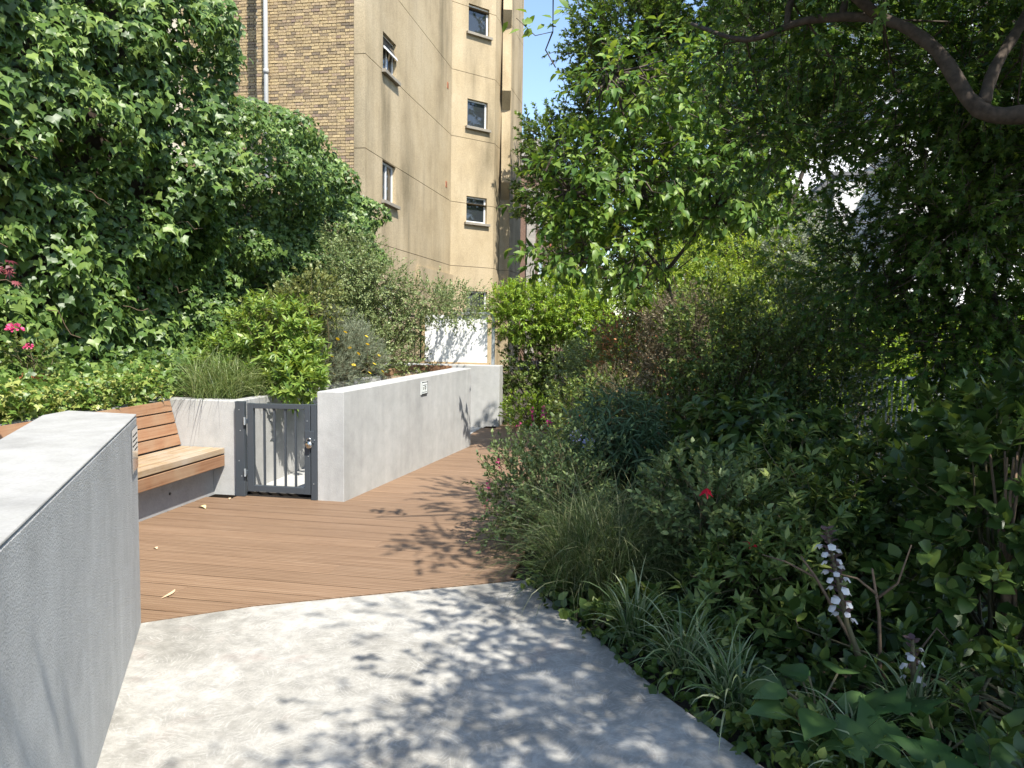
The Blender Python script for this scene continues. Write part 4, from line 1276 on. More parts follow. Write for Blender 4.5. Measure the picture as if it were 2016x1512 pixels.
# ------------------------------------------------------------------ far end of the deck
shrub('climbing_shrub', 'bright yellow-green climbing shrub right of the display board', 'shrub', (-1.75, 12.9, 0),
      [(-2.1, 12.45, 1.78, .62, .5, .52), (-1.5, 12.5, 1.88, .66, .5, .55), (-1.05, 12.5, 1.55, .45, .45, .55), (-2.4, 12.45, 2.0, .25, .3, .25)], 2300, 10, .13, .062, T_LAN2, 'lime', up=.55, droop=.15, seed=12)
shrub('leafy_shrub', 'tall mid green shrub between the bright climber and the drooping tree', 'shrub', (-.5, 13.4, 0),
      [(-.6, 13.3, 1.9, .7, .5, .8), (.0, 13.5, 2.3, .7, .5, .7), (-.4, 13.3, .9, .8, .5, .8)], 1700, 8, .16, .06, T_OV, 'mid', up=.5, seed=64)
shrub('leafy_shrub', 'dense mid green shrub under the bright climber by the far wall', 'shrub', (-1.8, 12.5, 0),
      [(-2.05, 12.45, .95, .42, .40, .75), (-1.5, 12.4, .95, .55, .42, .7), (-2.1, 12.3, .5, .25, .35, .45), (-1.1, 12.2, .7, .45, .4, .6)], 1150, 9, .13, .052, T_OV, 'mid', seed=13)
shrub('leafy_shrub', 'low lime-tipped shrub at the corner of the far wall', 'shrub', (-1.85, 11.75, 0),
      [(-1.95, 11.7, .27, .34, .32, .28), (-1.6, 11.6, .2, .3, .28, .2)], 330, 9, .1, .036, T_OV, 'lime', up=.6, seed=14)
shrub('leafy_shrub', 'open shrub with pinkish stems beside the lime-tipped shrub', 'shrub', (-1.0, 10.9, 0),
      [(-1.0, 10.9, .75, .45, .42, .65), (-.75, 10.7, 1.15, .42, .4, .45)], 560, 8, .15, .042, T_OV, 'loose', up=.4, jit=.8, seed=15)
shrub('leafy_shrub', 'bronze-tipped shrub in the middle of the right-hand bed', 'shrub', (-.2, 10.0, 0),
      [(-.3, 10.0, .95, .5, .5, .8), (.15, 9.8, 1.15, .45, .45, .6), (-.35, 9.7, 1.4, .35, .3, .3)], 900, 8, .15, .045, T_OV, 'pinkish', up=.4, jit=.8, seed=16)
sd = shrub('seed_head_shrub', 'brown seed-headed shrub standing tall in the middle of the bed', 'shrub', (.28, 8.15, 0),
      [(.30, 8.15, 1.62, .34, .3, .36), (.2, 8.1, 1.15, .36, .32, .35)], 1000, 10, .12, .026, T_OV, 'seed', up=.8, seed=17, stems=30)
shrub('seed_head_shrub', 'rust-brown seed-headed shrub in front of the dark hanging tree', 'shrub', (1.0, 7.85, 0),
      [(1.05, 7.85, 1.25, .42, .36, .45), (.85, 7.7, .95, .4, .35, .35)], 900, 10, .12, .026, T_OV, 'seed', up=.8, seed=18, stems=30)
shrub('flowering_plant', 'pale beige flat flower heads in the shaded bed centre', 'flowers', (-.1, 7.9, 0),
      [(-.12, 7.75, .95, .34, .2, .13), (.38, 7.2, .9, .2, .16, .12), (-.4, 8.2, 1.05, .3, .2, .14)], 330, 10, .07, .018, T_DIA, 'seed', up=1.0, seed=19, stems=26)
shrub('mixed_shrub', 'mid green twiggy shrub beneath the beige flower heads', 'shrub', (-.2, 7.9, 0),
      [(-.25, 8.0, .62, .55, .5, .5), (.35, 7.6, .6, .5, .45, .5), (-.75, 8.6, .55, .45, .45, .5)], 850, 8, .14, .045, T_OV, 'mid', seed=20)
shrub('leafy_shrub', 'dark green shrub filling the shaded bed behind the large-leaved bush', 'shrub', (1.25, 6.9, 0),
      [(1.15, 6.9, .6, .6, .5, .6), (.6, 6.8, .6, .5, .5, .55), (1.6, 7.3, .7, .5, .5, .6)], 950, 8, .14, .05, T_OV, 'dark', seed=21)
shrub('leafy_shrub', 'tall twiggy dark shrub rising from the bed centre to the canopy', 'shrub', (.75, 7.3, 0),
      [(.55, 7.45, 1.45, .42, .40, .55), (1.1, 7.5, 1.65, .48, .42, .5), (1.7, 7.5, 1.7, .45, .4, .5), (.9, 7.3, 1.1, .5, .4, .5), (1.5, 7.2, 1.3, .4, .4, .5)], 2000, 8, .15, .042, T_OV, 'mid', up=.5, jit=.8, seed=61, stems=50, stem_r=(.014, .004))
shrub('leafy_shrub', 'sunlit lime shrub crown just above the brown seed heads', 'shrub', (.6, 11.5, 0),
      [(.30, 11.4, 2.30, .65, .45, .45), (1.1, 11.5, 2.50, .7, .45, .42), (2.0, 11.6, 2.5, .65, .45, .5), (.7, 11.5, 1.6, .8, .5, .7)], 1900, 9, .16, .06, T_LAN2, 'limey', up=.6, seed=62)
shrub('leafy_shrub', 'pale grey-green airy shrub under the distant gabled house', 'shrub', (2.1, 11.3, 0),
      [(2.0, 11.2, 2.6, .55, .45, .45), (2.3, 11.3, 2.0, .6, .5, .6)], 800, 9, .16, .045, T_OV, 'grey', up=.5, jit=.8, seed=63)
# sunlit shrubs and hedge beyond
shrub('leafy_shrub', 'sunlit yellow-green shrub behind the brown seed heads', 'shrub', (.9, 13.4, 0),
      [(.55, 13.4, 1.75, .75, .5, .6), (1.45, 13.5, 1.95, .8, .5, .6), (.9, 13.3, .9, .9, .5, .9)], 1900, 9, .16, .075, T_LAN2, 'limey', up=.6, seed=22)
shrub('leafy_shrub', 'sunlit yellow-green shrub glowing behind the dark hanging tree', 'shrub', (3.1, 12.8, 0),
      [(3.1, 12.8, 1.6, .95, .6, .75), (2.3, 12.6, 1.2, .7, .5, .8), (3.9, 12.4, 1.1, .9, .6, .8)], 1900, 9, .16, .075, T_LAN2, 'limey', up=.6, seed=23)
shrub('leafy_shrub', 'light green leafy shrub low down behind the bar fence', 'shrub', (3.6, 9.6, 0),
      [(3.4, 9.8, .95, .8, .6, .7), (4.3, 9.4, 1.1, .8, .6, .8), (2.6, 10.2, .8, .7, .5, .6)], 1100, 8, .16, .065, T_OV, 'lime', up=.4, seed=24)
hd = thing('hedge', 'long dark hedge closing the garden behind the shrubs', 'hedge', (4, 16, 0))
hb = [(-.6 + 1.25 * k, 15.6 + .25 * math.sin(k * 2.1), 1.15 + .25 * math.sin(k * 1.3), 1.0, .7, 1.25) for k in range(10)]
arr, _ = sprays(hb, 4200, 8, .2, .075, seed=25, shell=.7)
leaf_stuff('foliage', T_OV, arr, M['mid'], hd)

# ------------------------------------------------------------------ right-hand bed, near plants
bb = shrub('bamboo', 'clump of blue-green narrow drooping leaves at the deck edge', 'bamboo', (-.33, 6.65, 0),
      [(-.33, 6.65, .68, .40, .36, .26), (-.33, 6.6, .42, .34, .3, .25)], 330, 8, .16, .15, tpl_lance(.055, .35, .01), 'blue', up=.8, ang=55, droop=.35, seed=26, stems=60)
sv = shrub('flowering_shrub', 'sage bush with magenta flower spikes leaning over the deck', 'shrub', (-.72, 5.45, 0),
      [(-.86, 5.50, .44, .36, .42, .32), (-.60, 5.25, .36, .40, .40, .34), (-.95, 5.2, .26, .24, .26, .2), (-.62, 5.8, .55, .35, .3, .28), (-1.02, 5.75, .55, .14, .16, .2)], 900, 9, .13, .032, T_OV, 'salvia', up=.55, jit=.7, shell=.35, seed=27, stems=60)
for (x, y, z, hh) in ((-1.03, 5.9, .72, .13), (-.93, 5.95, .82, .15), (-.86, 6.1, .85, .10), (-1.1, 5.45, .56, .1), (-1.13, 5.25, .42, .09), (-.80, 6.0, .80, .1), (-1.12, 5.1, .30, .08)):
    MB().tube([(x + .1, y - .05, z - .25), (x + .03, y, z - .08), (x, y, z + hh)], .0025, 5).build('flower_stalk', M['twig'], sv)
    k = 16
    t_ = rng.random(k)
    p_ = np.c_[x + rng.normal(size=k) * .008, y + rng.normal(size=k) * .008, z + hh * t_]
    leaf_stuff('flower_spike', T_OVW, (p_, unit(rdir(k) + [0, 0, -.1]), rdir(k), np.full(k, .02)), M['magenta'], sv)
for (x, y, z) in ((-.60, 6.1, .72), (-.48, 5.95, .68)):
    k = 40
    d_ = rdir(k)
    leaf_stuff('flower_head', T_OVW, (np.array([x, y, z]) + d_ * .035, unit(d_ + rdir(k) * .5), d_, np.full(k, .026)), M['lilac'], sv, kind=None)

grass_clump('sedge', 'large brown-green sedge mound drooping onto the concrete path', (-.30, 4.52, .0), 1500, .82, .005, 'sedge2', .26, (.05, 1.0), 2.0, 8)
grass_clump('sedge', 'darker sedge mound between the big sedge and the red-flowered bush', (.12, 4.75, .0), 900, .72, .005, 'sedge2', .22, (.1, 1.0), 1.9, 8)
for i, (x, y, ln, lab) in enumerate(((-.06, 3.84, .46, 'striped lily-turf clump at the path edge nearest the large sedge'),
                                  (.19, 3.50, .48, 'striped lily-turf clump in the middle of the path edge'),
                                  (.36, 3.22, .42, 'yellowing lily-turf clump beside the broad-leaved plant'),
                                  (.76, 2.80, .40, 'white-striped lily-turf clump at the bottom of the bed'),
                                  (1.08, 3.18, .42, 'white-striped lily-turf clump under the smaller flower spike'),
                                  (.30, 4.05, .38, 'shaded lily-turf clump behind the path edge row'))):
    grass_clump('lily_turf', lab, (x, y, 0), 110, ln * .86, .013, 'lirio', .06, (.1, 1.05), 1.7, 7, 'lily-turf clumps along the path edge')
shrub('leafy_plant', 'small bright leafy plant on the path edge below the sedge', 'plant', (-.18, 4.05, 0),
      [(-.16, 4.05, .07, .14, .12, .08), (.0, 4.1, .07, .16, .1, .08)], 60, 6, .06, .065, T_OVW, 'mid', stems=12, seed=28)
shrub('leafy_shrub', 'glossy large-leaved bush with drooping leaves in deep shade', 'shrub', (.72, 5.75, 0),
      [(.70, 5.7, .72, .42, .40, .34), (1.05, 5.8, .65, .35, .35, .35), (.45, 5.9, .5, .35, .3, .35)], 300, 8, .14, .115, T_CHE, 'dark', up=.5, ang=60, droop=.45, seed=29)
fu = shrub('flowering_shrub', 'grey-green bush with hanging red flowers', 'shrub', (.42, 4.45, 0),
      [(.42, 4.45, .50, .34, .34, .26), (.25, 4.55, .62, .28, .28, .2), (.62, 4.35, .40, .28, .28, .25)], 480, 8, .12, .045, T_OV, 'salvia', up=.4, seed=30)
for (x, y, z) in ((.52, 4.0, .50), (.30, 4.15, .72), (-.62, 10.3, .62), (-.5, 10.2, .64)):
    MB().tube([(x, y, z + .07), (x, y, z + .03)], .0015, 4).build('flower_stalk', M['twig'], fu) if y < 5 else None
    if y < 5:
        k = 10
        d_ = unit(np.c_[rng.normal(size=(k, 2)) * .4, -np.ones(k)])
        leaf_stuff('flower', T_LAN2, (np.tile([x, y, z + .03], (k, 1)), d_, rdir(k), np.full(k, .06)), M['redfl'], fu, kind=None)
tf = shrub('flower_clump', 'clump with drooping red flower heads beyond the narrow-leaved clump', 'flowers', (-.95, 9.6, 0), [(-.95, 9.6, .2, .2, .2, .2)], 60, 5, .2, .16, T_LAN, 'mid', up=.9, seed=31)
for (x, y, z) in ((-1.0, 9.4, .50), (-.9, 9.45, .54), (-.85, 9.5, .49)):
    MB().tube([(x + .02, y, .05), (x, y, z)], .004, 5).build('flower_stalk', M['twig'], tf)
    k = 26
    d_ = unit(np.c_[rng.normal(size=(k, 2)) * .5, -np.ones(k)])
    leaf_stuff('flower_head', T_LAN2, (np.c_[np.full(k, x), np.full(k, y), z - .06 * rng.random(k)], d_, rdir(k), np.full(k, .055)), M['redfl'], tf, kind=None)
shrub('rosette_shrub', 'shrub of fingered leaf rosettes by the white flower spike', 'shrub', (.75, 4.2, 0),
      [(.68, 4.10, .30, .34, .30, .26), (.85, 4.35, .48, .34, .32, .28), (.45, 4.0, .22, .26, .24, .18)], 330, 9, .07, .075, T_LAN2, 'mid', up=.9, ang=66, seed=32)
shrub('rosette_shrub', 'fingered leaf shrub higher up beneath the large-leaved bush', 'shrub', (.95, 5.05, 0),
      [(.85, 5.0, .62, .36, .3, .3), (1.25, 5.1, .55, .36, .32, .34), (.55, 5.1, .45, .3, .28, .28)], 300, 9, .07, .08, T_LAN2, 'mid', up=.9, ang=66, seed=33)
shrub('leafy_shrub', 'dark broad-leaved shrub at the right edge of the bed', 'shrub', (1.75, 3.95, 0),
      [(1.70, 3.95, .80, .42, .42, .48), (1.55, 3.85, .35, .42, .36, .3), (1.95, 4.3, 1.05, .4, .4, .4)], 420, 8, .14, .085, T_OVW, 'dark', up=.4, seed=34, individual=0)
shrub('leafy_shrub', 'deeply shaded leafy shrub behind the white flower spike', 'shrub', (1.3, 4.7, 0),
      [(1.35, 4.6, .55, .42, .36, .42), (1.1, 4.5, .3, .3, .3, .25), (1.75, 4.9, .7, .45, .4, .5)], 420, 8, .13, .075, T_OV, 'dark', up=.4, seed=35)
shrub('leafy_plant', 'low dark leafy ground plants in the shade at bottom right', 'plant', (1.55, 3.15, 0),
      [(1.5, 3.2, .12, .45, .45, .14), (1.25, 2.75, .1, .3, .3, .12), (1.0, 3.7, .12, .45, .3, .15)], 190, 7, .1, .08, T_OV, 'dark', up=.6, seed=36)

for lab, x, y, sd_ in (('low leafy fringe creeping over the path edge by the lily-turf', .12, 3.72, 71), ('low leafy fringe on the path edge below the yellowing lily-turf', .50, 2.95, 72), ('low leafy fringe at the bottom end of the path edge', .78, 2.6, 73)):
    shrub('leafy_plant', lab, 'plant', (x + .08, y, -.03), [(x, y + .1, .05, .12, .16, .07), (x + .14, y - .08, .06, .14, .16, .08)], 90, 6, .06, .045, T_OVW, 'mid', stems=14, sspread=.05, bend=.05, up=.7, seed=sd_)
# broad-leaved plant: each big leaf its own piece
def broad(name, label, base, leaves, tpl, mat, size):
    root = thing(name, label, 'plant', base)
    P, A, N, S = [], [], [], []
    for (dx, dy, z, az, tilt, s) in leaves:
        e = Vector((base[0] + dx, base[1] + dy, z))
        MB().tube([base, (base[0] + dx * .4, base[1] + dy * .4, z * .75), tuple(e)], .004, 6).build('leaf_stalk', M['twig'], root)
        P.append(e); A.append((math.cos(az) * math.cos(tilt), math.sin(az) * math.cos(tilt), math.sin(tilt)))
        N.append((-math.cos(az) * math.sin(tilt) * .6, -.25, 1)); S.append(size * s)
    leaf_objects('leaf', tpl, (np.array(P), np.array(A), np.array(N, float), np.array(S)), M[mat], root)
def big_tpl(w=.4, nseg=7, lobes=0):
    V = []; T = []
    for i in range(nseg + 1):
        t = i / nseg
        ww = w * math.sin(math.pi * min(1, t ** .75)) * (1 - .25 * t) if 0 < i < nseg else .003
        if lobes: ww *= 1 + .42 * math.cos(t * lobes * 2 * math.pi)
        zc = -.35 * t * t
        V += [(-ww, t, zc + .06 * (ww / w)), (-ww * .5, t, zc + .05 * (ww / w) * (1 + .3 * (i % 2))), (0, t, zc), (ww * .5, t, zc + .05 * (ww / w) * (1 + .3 * (i % 2))), (ww, t, zc + .06 * (ww / w))]
    for i in range(nseg):
        for k in range(4):
            a_ = i * 5 + k
            T += [(a_, a_ + 1, a_ + 6), (a_, a_ + 6, a_ + 5)]
    return np.array(V, float), np.array(T)
T_BIG = big_tpl(); T_OAK = big_tpl(.46, 12, 3)
rl_ = []
for k in range(18):
    a_ = k * 2.4; r_ = .05 + .11 * random.random()
    rl_.append((r_ * math.cos(a_), r_ * math.sin(a_), .06 + .20 * random.random(), a_ + random.uniform(-.3, .3), random.uniform(-.15, .35), random.uniform(.7, 1.25)))
broad('broadleaf_plant', 'plant with big oval matt leaves at the bottom of the bed', (.66, 3.0, 0), rl_, T_BIG, 'bigleaf', .17)
rl_ = []
for k in range(10):
    a_ = k * 2.4; r_ = .05 + .1 * random.random()
    rl_.append((r_ * math.cos(a_), r_ * math.sin(a_), .08 + .16 * random.random(), a_, random.uniform(-.2, .25), random.uniform(.8, 1.25)))
broad('oakleaf_plant', 'plant with large lobed leaves in the bottom right corner', (1.02, 2.78, 0), rl_, T_OAK, 'bigleaf', .24)

# bare woody shrub behind the flower spikes
ws = thing('woody_shrub', 'bare brown woody stems of an old shrub behind the flower spike', 'shrub', (1.08, 3.5, 0))
for pts, r_ in (([(1.08, 3.5, 0), (1.02, 3.5, .12), (1.01, 3.52, .36), (.98, 3.55, .55)], .012), ([(1.08, 3.5, 0), (.95, 3.5, .1), (.88, 3.48, .26), (.74, 3.52, .5), (.68, 3.56, .58)], .011),
                ([(1.08, 3.5, .02), (1.18, 3.52, .2), (1.24, 3.5, .32), (1.36, 3.5, .2)], .007), ([(1.0, 3.53, .42), (1.08, 3.52, .50), (1.12, 3.5, .68)], .007), ([(1.0, 3.53, .44), (.92, 3.55, .50), (.84, 3.53, .52)], .007),
                ([(.74, 3.52, .5), (.62, 3.6, .54), (.52, 3.62, .56)], .006), ([(1.09, 3.5, 0), (1.0, 3.46, .04), (.9, 3.44, .06), (.86, 3.42, .14)], .010)):
    n_ = len(pts)
    MB().tube(pts, [r_ * (1 - .6 * i / (n_ - 1)) for i in range(n_)], 7).build('branch', M['stem'], ws, smooth=True)
w2 = thing('woody_shrub', 'upright pale stems of a shrub at the right edge', 'shrub', (1.66, 3.8, 0))
for k in range(8):
    a_ = random.uniform(0, 6.28)
    pts = [(1.66 + .03 * math.cos(a_), 3.8 + .03 * math.sin(a_), 0), (1.62 + .04 * math.cos(a_), 3.8, .55), (1.60 + .16 * math.cos(a_), 3.8 + .1 * math.sin(a_), 1.05)]
    MB().tube(pts, [.012, .009, .005], 6).build('branch', M['stem'], w2, smooth=True)

# acanthus flower spikes
fm_v = [(0, 0, 0), (.5, .45, .1), (.42, .95, -.15), (0, 1.1, -.1), (-.42, .95, -.15), (-.5, .45, .1), (0, .55, .22), (0, .15, -.25), (.3, .5, -.3), (-.3, .5, -.3)]
fm_f = [(0, 1, 6), (1, 2, 6), (2, 3, 6), (3, 4, 6), (4, 5, 6), (5, 0, 6), (0, 7, 1), (7, 8, 1), (0, 5, 7), (7, 5, 9)]
petal = mesh_from('flower', fm_v, fm_f, M['whitefl'])
def acanthus(label, pts, z0, z1, n, size):
    root = thing('acanthus', label, 'flower spike', pts[0], 'bear’s breech flower spikes' if False else 'acanthus flower spikes')
    MB().tube(pts, [.014, .013, .011, .006], 8).build('stalk', M['twig'], root, smooth=True)
    P = [Vector(p) for p in pts]
    def at(z):
        for a_, b_ in zip(P, P[1:]):
            if a_.z <= z <= b_.z: return a_.lerp(b_, (z - a_.z) / (b_.z - a_.z))
        return P[-1]
    for k in range(n):
        t = k / (n - 1)
        c = at(z0 + (z1 - z0) * t)
        a_ = k * 2.4 + random.uniform(-.3, .3)
        d = Vector((math.cos(a_), math.sin(a_), -.55)).normalized()
        o = bpy.data.objects.new('flower', petal); COL.objects.link(o); o.parent = root
        o.matrix_parent_inverse = Matrix.Translation(-Vector(root.location))
        q = d.to_track_quat('Y', 'Z')
        o.matrix_basis = Matrix.Translation(c + d * size * random.uniform(.5, 1.0)) @ q.to_matrix().to_4x4() @ Matrix.Scale(size * random.uniform(.75, 1.15), 4)
    k = n * 2
    a_ = np.arange(k) * 2.4 + .8
    d = np.c_[np.cos(a_), np.sin(a_), .5 * np.ones(k)]
    zz = np.linspace(z0, z1 + .05, k)
    p_ = np.array([list(at(z)) for z in zz])
    leaf_stuff('bracts', T_OVW, (p_, unit(d), unit(np.c_[np.zeros((k, 2)), np.ones(k)] + rdir(k) * .3), np.full(k, size * 1.2)), M['bract'], root)
acanthus('tall acanthus spike of white hooded flowers', [(1.03, 3.42, 0), (.93, 3.38, .14), (.84, 3.36, .36), (.74, 3.36, .76)], .40, .72, 24, .035)
acanthus('small acanthus spike of white flowers low on the right', [(1.10, 3.24, 0), (1.08, 3.24, .1), (1.07, 3.24, .25), (1.06, 3.24, .36)], .20, .34, 9, .033)

def bed_pts(n):
    p = np.c_[-.8 + 4.2 * rng.random(n), 2.2 + 6.5 * rng.random(n), np.full(n, -.03)]
    edge = np.where(p[:, 1] > 4.6, -.78, .451 + (2.804 - p[:, 1]) * .68 - .06)
    return p[p[:, 0] > edge]
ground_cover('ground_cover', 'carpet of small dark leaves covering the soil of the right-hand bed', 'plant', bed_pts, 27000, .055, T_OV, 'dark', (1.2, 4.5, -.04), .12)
# ------------------------------------------------------------------ bar fence at the back of the bed
fe = thing('bar_fence', 'pale metal bar fence glimpsed through the right-hand shrubs', 'fence', (2.4, 7.6, 0))
fx0, fx1, fy0, fy1 = 1.55, 4.4, 7.9, 8.3
def fpt(t): return fx0 + (fx1 - fx0) * t, fy0 + (fy1 - fy0) * t
for nm, z in (('top_rail', 1.12), ('bottom_rail', .1)):
    a_, b_ = fpt(0), fpt(1)
    MB().hexa([(a_[0], a_[1] - .02, z), (b_[0], b_[1] - .02, z), (b_[0], b_[1] + .02, z), (a_[0], a_[1] + .02, z), (a_[0], a_[1] - .02, z + .04), (b_[0], b_[1] - .02, z + .04), (b_[0], b_[1] + .02, z + .04), (a_[0], a_[1] + .02, z + .04)]).build(nm, M['galv'], fe)
for k in range(58):
    x, y = fpt((k + .5) / 58)
    MB().box(x - .008, x + .008, y - .008, y + .008, .141, 1.119).build('bar', M['galv'], fe)

# ------------------------------------------------------------------ trees
def tree(name, label, base, limbs, blobs, ntw, L, tlen, size, tpl, mat, individual=0, kindbark='bark', twig_r=.003, behind=None, **kw):
    root = thing(name, label, 'tree', base)
    nb = 0
    for pts, r0, r1 in limbs:
        n_ = len(pts)
        # smooth the limb by Catmull-Rom so that it bends like wood
        P = [Vector(p) for p in pts]; Q = []
        for i in range(n_ - 1):
            p0, p1, p2, p3 = P[max(i - 1, 0)], P[i], P[i + 1], P[min(i + 2, n_ - 1)]
            for s_ in range(4):
                t = s_ / 4
                Q.append(.5 * ((2 * p1) + (p2 - p0) * t + (2 * p0 - 5 * p1 + 4 * p2 - p3) * t * t + (3 * p1 - p0 - 3 * p2 + p3) * t ** 3))
        Q.append(P[-1])
        m_ = len(Q)
        rr = [(r0 + (r1 - r0) * (i / (m_ - 1))) * (1 + .08 * math.sin(i * 2.3)) for i in range(m_)]
        MB().tube([tuple(q) for q in Q], rr, 10).build('trunk' if nb == 0 else 'limb', M[kindbark], root, smooth=True)
        nb += 1
    arr, (q0, q1) = sprays(blobs, ntw, L, tlen, size, **kw)
    if individual:
        near, arr = split_near(arr, individual)
        leaf_objects('leaf', tpl, near, M[mat], root)
    leaf_stuff('crown', tpl, arr, M[mat], root)
    if behind:      # the part of the crown over and behind the path, simpler leaves
        k2 = dict(kw); k2['shell'] = .05; k2['seed'] = 77
        arr2, (b0, b1) = sprays(*behind, **k2)
        leaf_stuff('crown', T_LAN2W, arr2, M[mat], root)
        q0 = np.concatenate([q0, b0]); q1 = np.concatenate([q1, b1])
    # branches from the limbs out to the twigs
    ends = np.array([list(p) for pts, _, _ in limbs for p in pts[len(pts) // 2:]])
    k = rng.choice(len(q0), min(len(q0), 160), replace=False)
    e = q0[k]
    d = np.linalg.norm(e[:, None] - ends[None], axis=2)
    st = ends[np.argmin(d, 1)]
    mid = (st + e) / 2 + rng.normal(size=e.shape) * .12
    sc = max(size * .12, .006)
    P0 = np.concatenate([st, mid, q0]); P1 = np.concatenate([mid, e, q1])
    R0 = np.concatenate([np.full(len(k), sc), np.full(len(k), sc * .7), np.full(len(q0), twig_r)])
    R1 = np.concatenate([np.full(len(k), sc * .7), np.full(len(k), sc * .4), np.full(len(q0), twig_r * .4)])
    V, T = segs_mesh(P0, P1, R0, R1, 5)
    o = put(bpy.data.objects.new('branches', tri_mesh('branches', V, T, M[kindbark])), root); o['kind'] = 'stuff'
    return root

# overhanging maple: trunk just outside the frame on the right
ot = tree('overhanging_tree', 'overhanging tree with an arching bare limb at top right', (3.0, 4.25, 0),
     [([(3.0, 4.25, -.1), (2.95, 4.3, 1.2), (2.75, 4.3, 2.2), (2.45, 4.35, 2.75), (1.9, 4.4, 2.72), (1.60, 4.36, 2.74), (1.43, 4.52, 3.10), (1.20, 4.68, 3.33), (.82, 4.82, 3.40), (.50, 4.97, 3.36), (.18, 5.3, 3.6)], .072, .010),
      ([(1.62, 4.37, 2.76), (1.70, 4.45, 2.98), (1.90, 4.6, 3.32), (2.1, 4.8, 3.9)], .034, .02),
      ([(2.75, 4.3, 2.2), (2.6, 3.4, 3.0), (2.0, 2.2, 3.7), (1.0, 1.2, 4.0)], .10, .03),
      ([(2.9, 4.3, 1.8), (3.4, 3.0, 3.2), (3.6, 1.0, 4.3)], .10, .03),
      ([(1.20, 4.68, 3.33), (.6, 4.5, 3.7), (-.1, 4.2, 3.75), (-.6, 4.1, 3.6)], .03, .008),
      ([(.72, 4.86, 3.39), (.74, 4.9, 3.55), (.9, 5.1, 3.9)], .022, .012),
      ([(1.0, 4.75, 3.38), (1.05, 4.9, 3.7), (1.0, 5.1, 4.2)], .022, .012)],
     [(1.9, 4.5, 4.2, 1.7, 1.1, .9), (.95, 4.8, 4.2, 1.0, .8, .7), (3.6, 4.6, 4.6, 1.6, 1.6, 1.3), (.9, 5.3, 3.5, .95, .6, .5), (1.9, 5.3, 3.2, .9, .6, .7), (.75, 5.7, 3.05, .5, .45, .45), (1.05, 5.8, 3.0, .4, .45, .4), (2.3, 5.7, 3.3, .7, .5, .7), (2.6, 5.3, 2.7, .6, .5, .5)],
     5200, 9, .20, .052, T_MAP, 'maple', up=.1, droop=.25, shell=.15, lump=.45, seed=41, zmin=2.3,
     behind=([(.40, 3.3, 4.1, .40, .6, .3), (.78, 1.65, 3.1, .72, 1.05, .26), (.62, 2.6, 3.15, .55, .55, .22), (1.6, 2.1, 3.2, .75, 1.0, .28), (.9, .7, 3.2, .6, .6, .26), (1.9, 1.6, 4.3, .9, 1.4, .7), (2.9, 1.4, 4.7, 1.9, 2.0, 1.2), (3.2, .2, 4.1, 1.4, 1.4, .8), (2.3, .5, 4.2, 1.2, 1.2, .7), (1.9, -.8, 4.7, 1.6, 1.4, 1.0), (4.4, -.8, 5.0, 1.8, 1.8, 1.3), (2.3, 2.9, 4.7, 1.5, 1.0, 1.0), (2.0, 3.4, 4.1, 1.4, .8, .6)], 9600, 8, .15, .046))
# twig with separate leaves against the sky
# dark hanging tree at the right behind the bed
tree('hanging_tree', 'dense dark tree hanging over the right side of the bed', (3.1, 7.0, 0),
     [([(3.1, 7.0, -.1), (3.0, 6.95, .9), (2.75, 6.8, 1.7), (2.3, 6.7, 2.4), (1.9, 6.6, 2.9)], .09, .02),
      ([(2.75, 6.8, 1.7), (2.3, 6.6, 1.75), (1.85, 6.5, 1.6)], .04, .01),
      ([(2.95, 6.9, 1.1), (2.5, 6.7, 1.25), (2.1, 6.6, 1.5), (1.8, 6.5, 1.9)], .035, .01),
      ([(2.3, 6.7, 2.4), (2.4, 6.6, 3.0), (2.6, 6.5, 3.6)], .05, .02)],
     [(2.3, 6.7, 2.7, 1.0, .7, .9), (1.65, 6.5, 2.1, .62, .5, .45), (2.8, 6.6, 1.9, .9, .6, .7), (2.3, 6.4, 1.45, .75, .5, .35), (2.9, 6.4, 1.1, .7, .5, .45), (3.1, 6.6, 3.4, 1.0, .8, .8), (2.0, 5.6, 2.35, .45, .4, .3), (2.4, 6.3, 2.2, .8, .4, .8), (1.9, 6.3, 3.5, .8, .5, .6), (2.6, 6.1, 3.0, .6, .4, .6)],
     4600, 9, .22, .055, T_MAP, 'maple', up=.1, droop=.3, shell=.2, lump=.45, seed=43, zmin=.7)
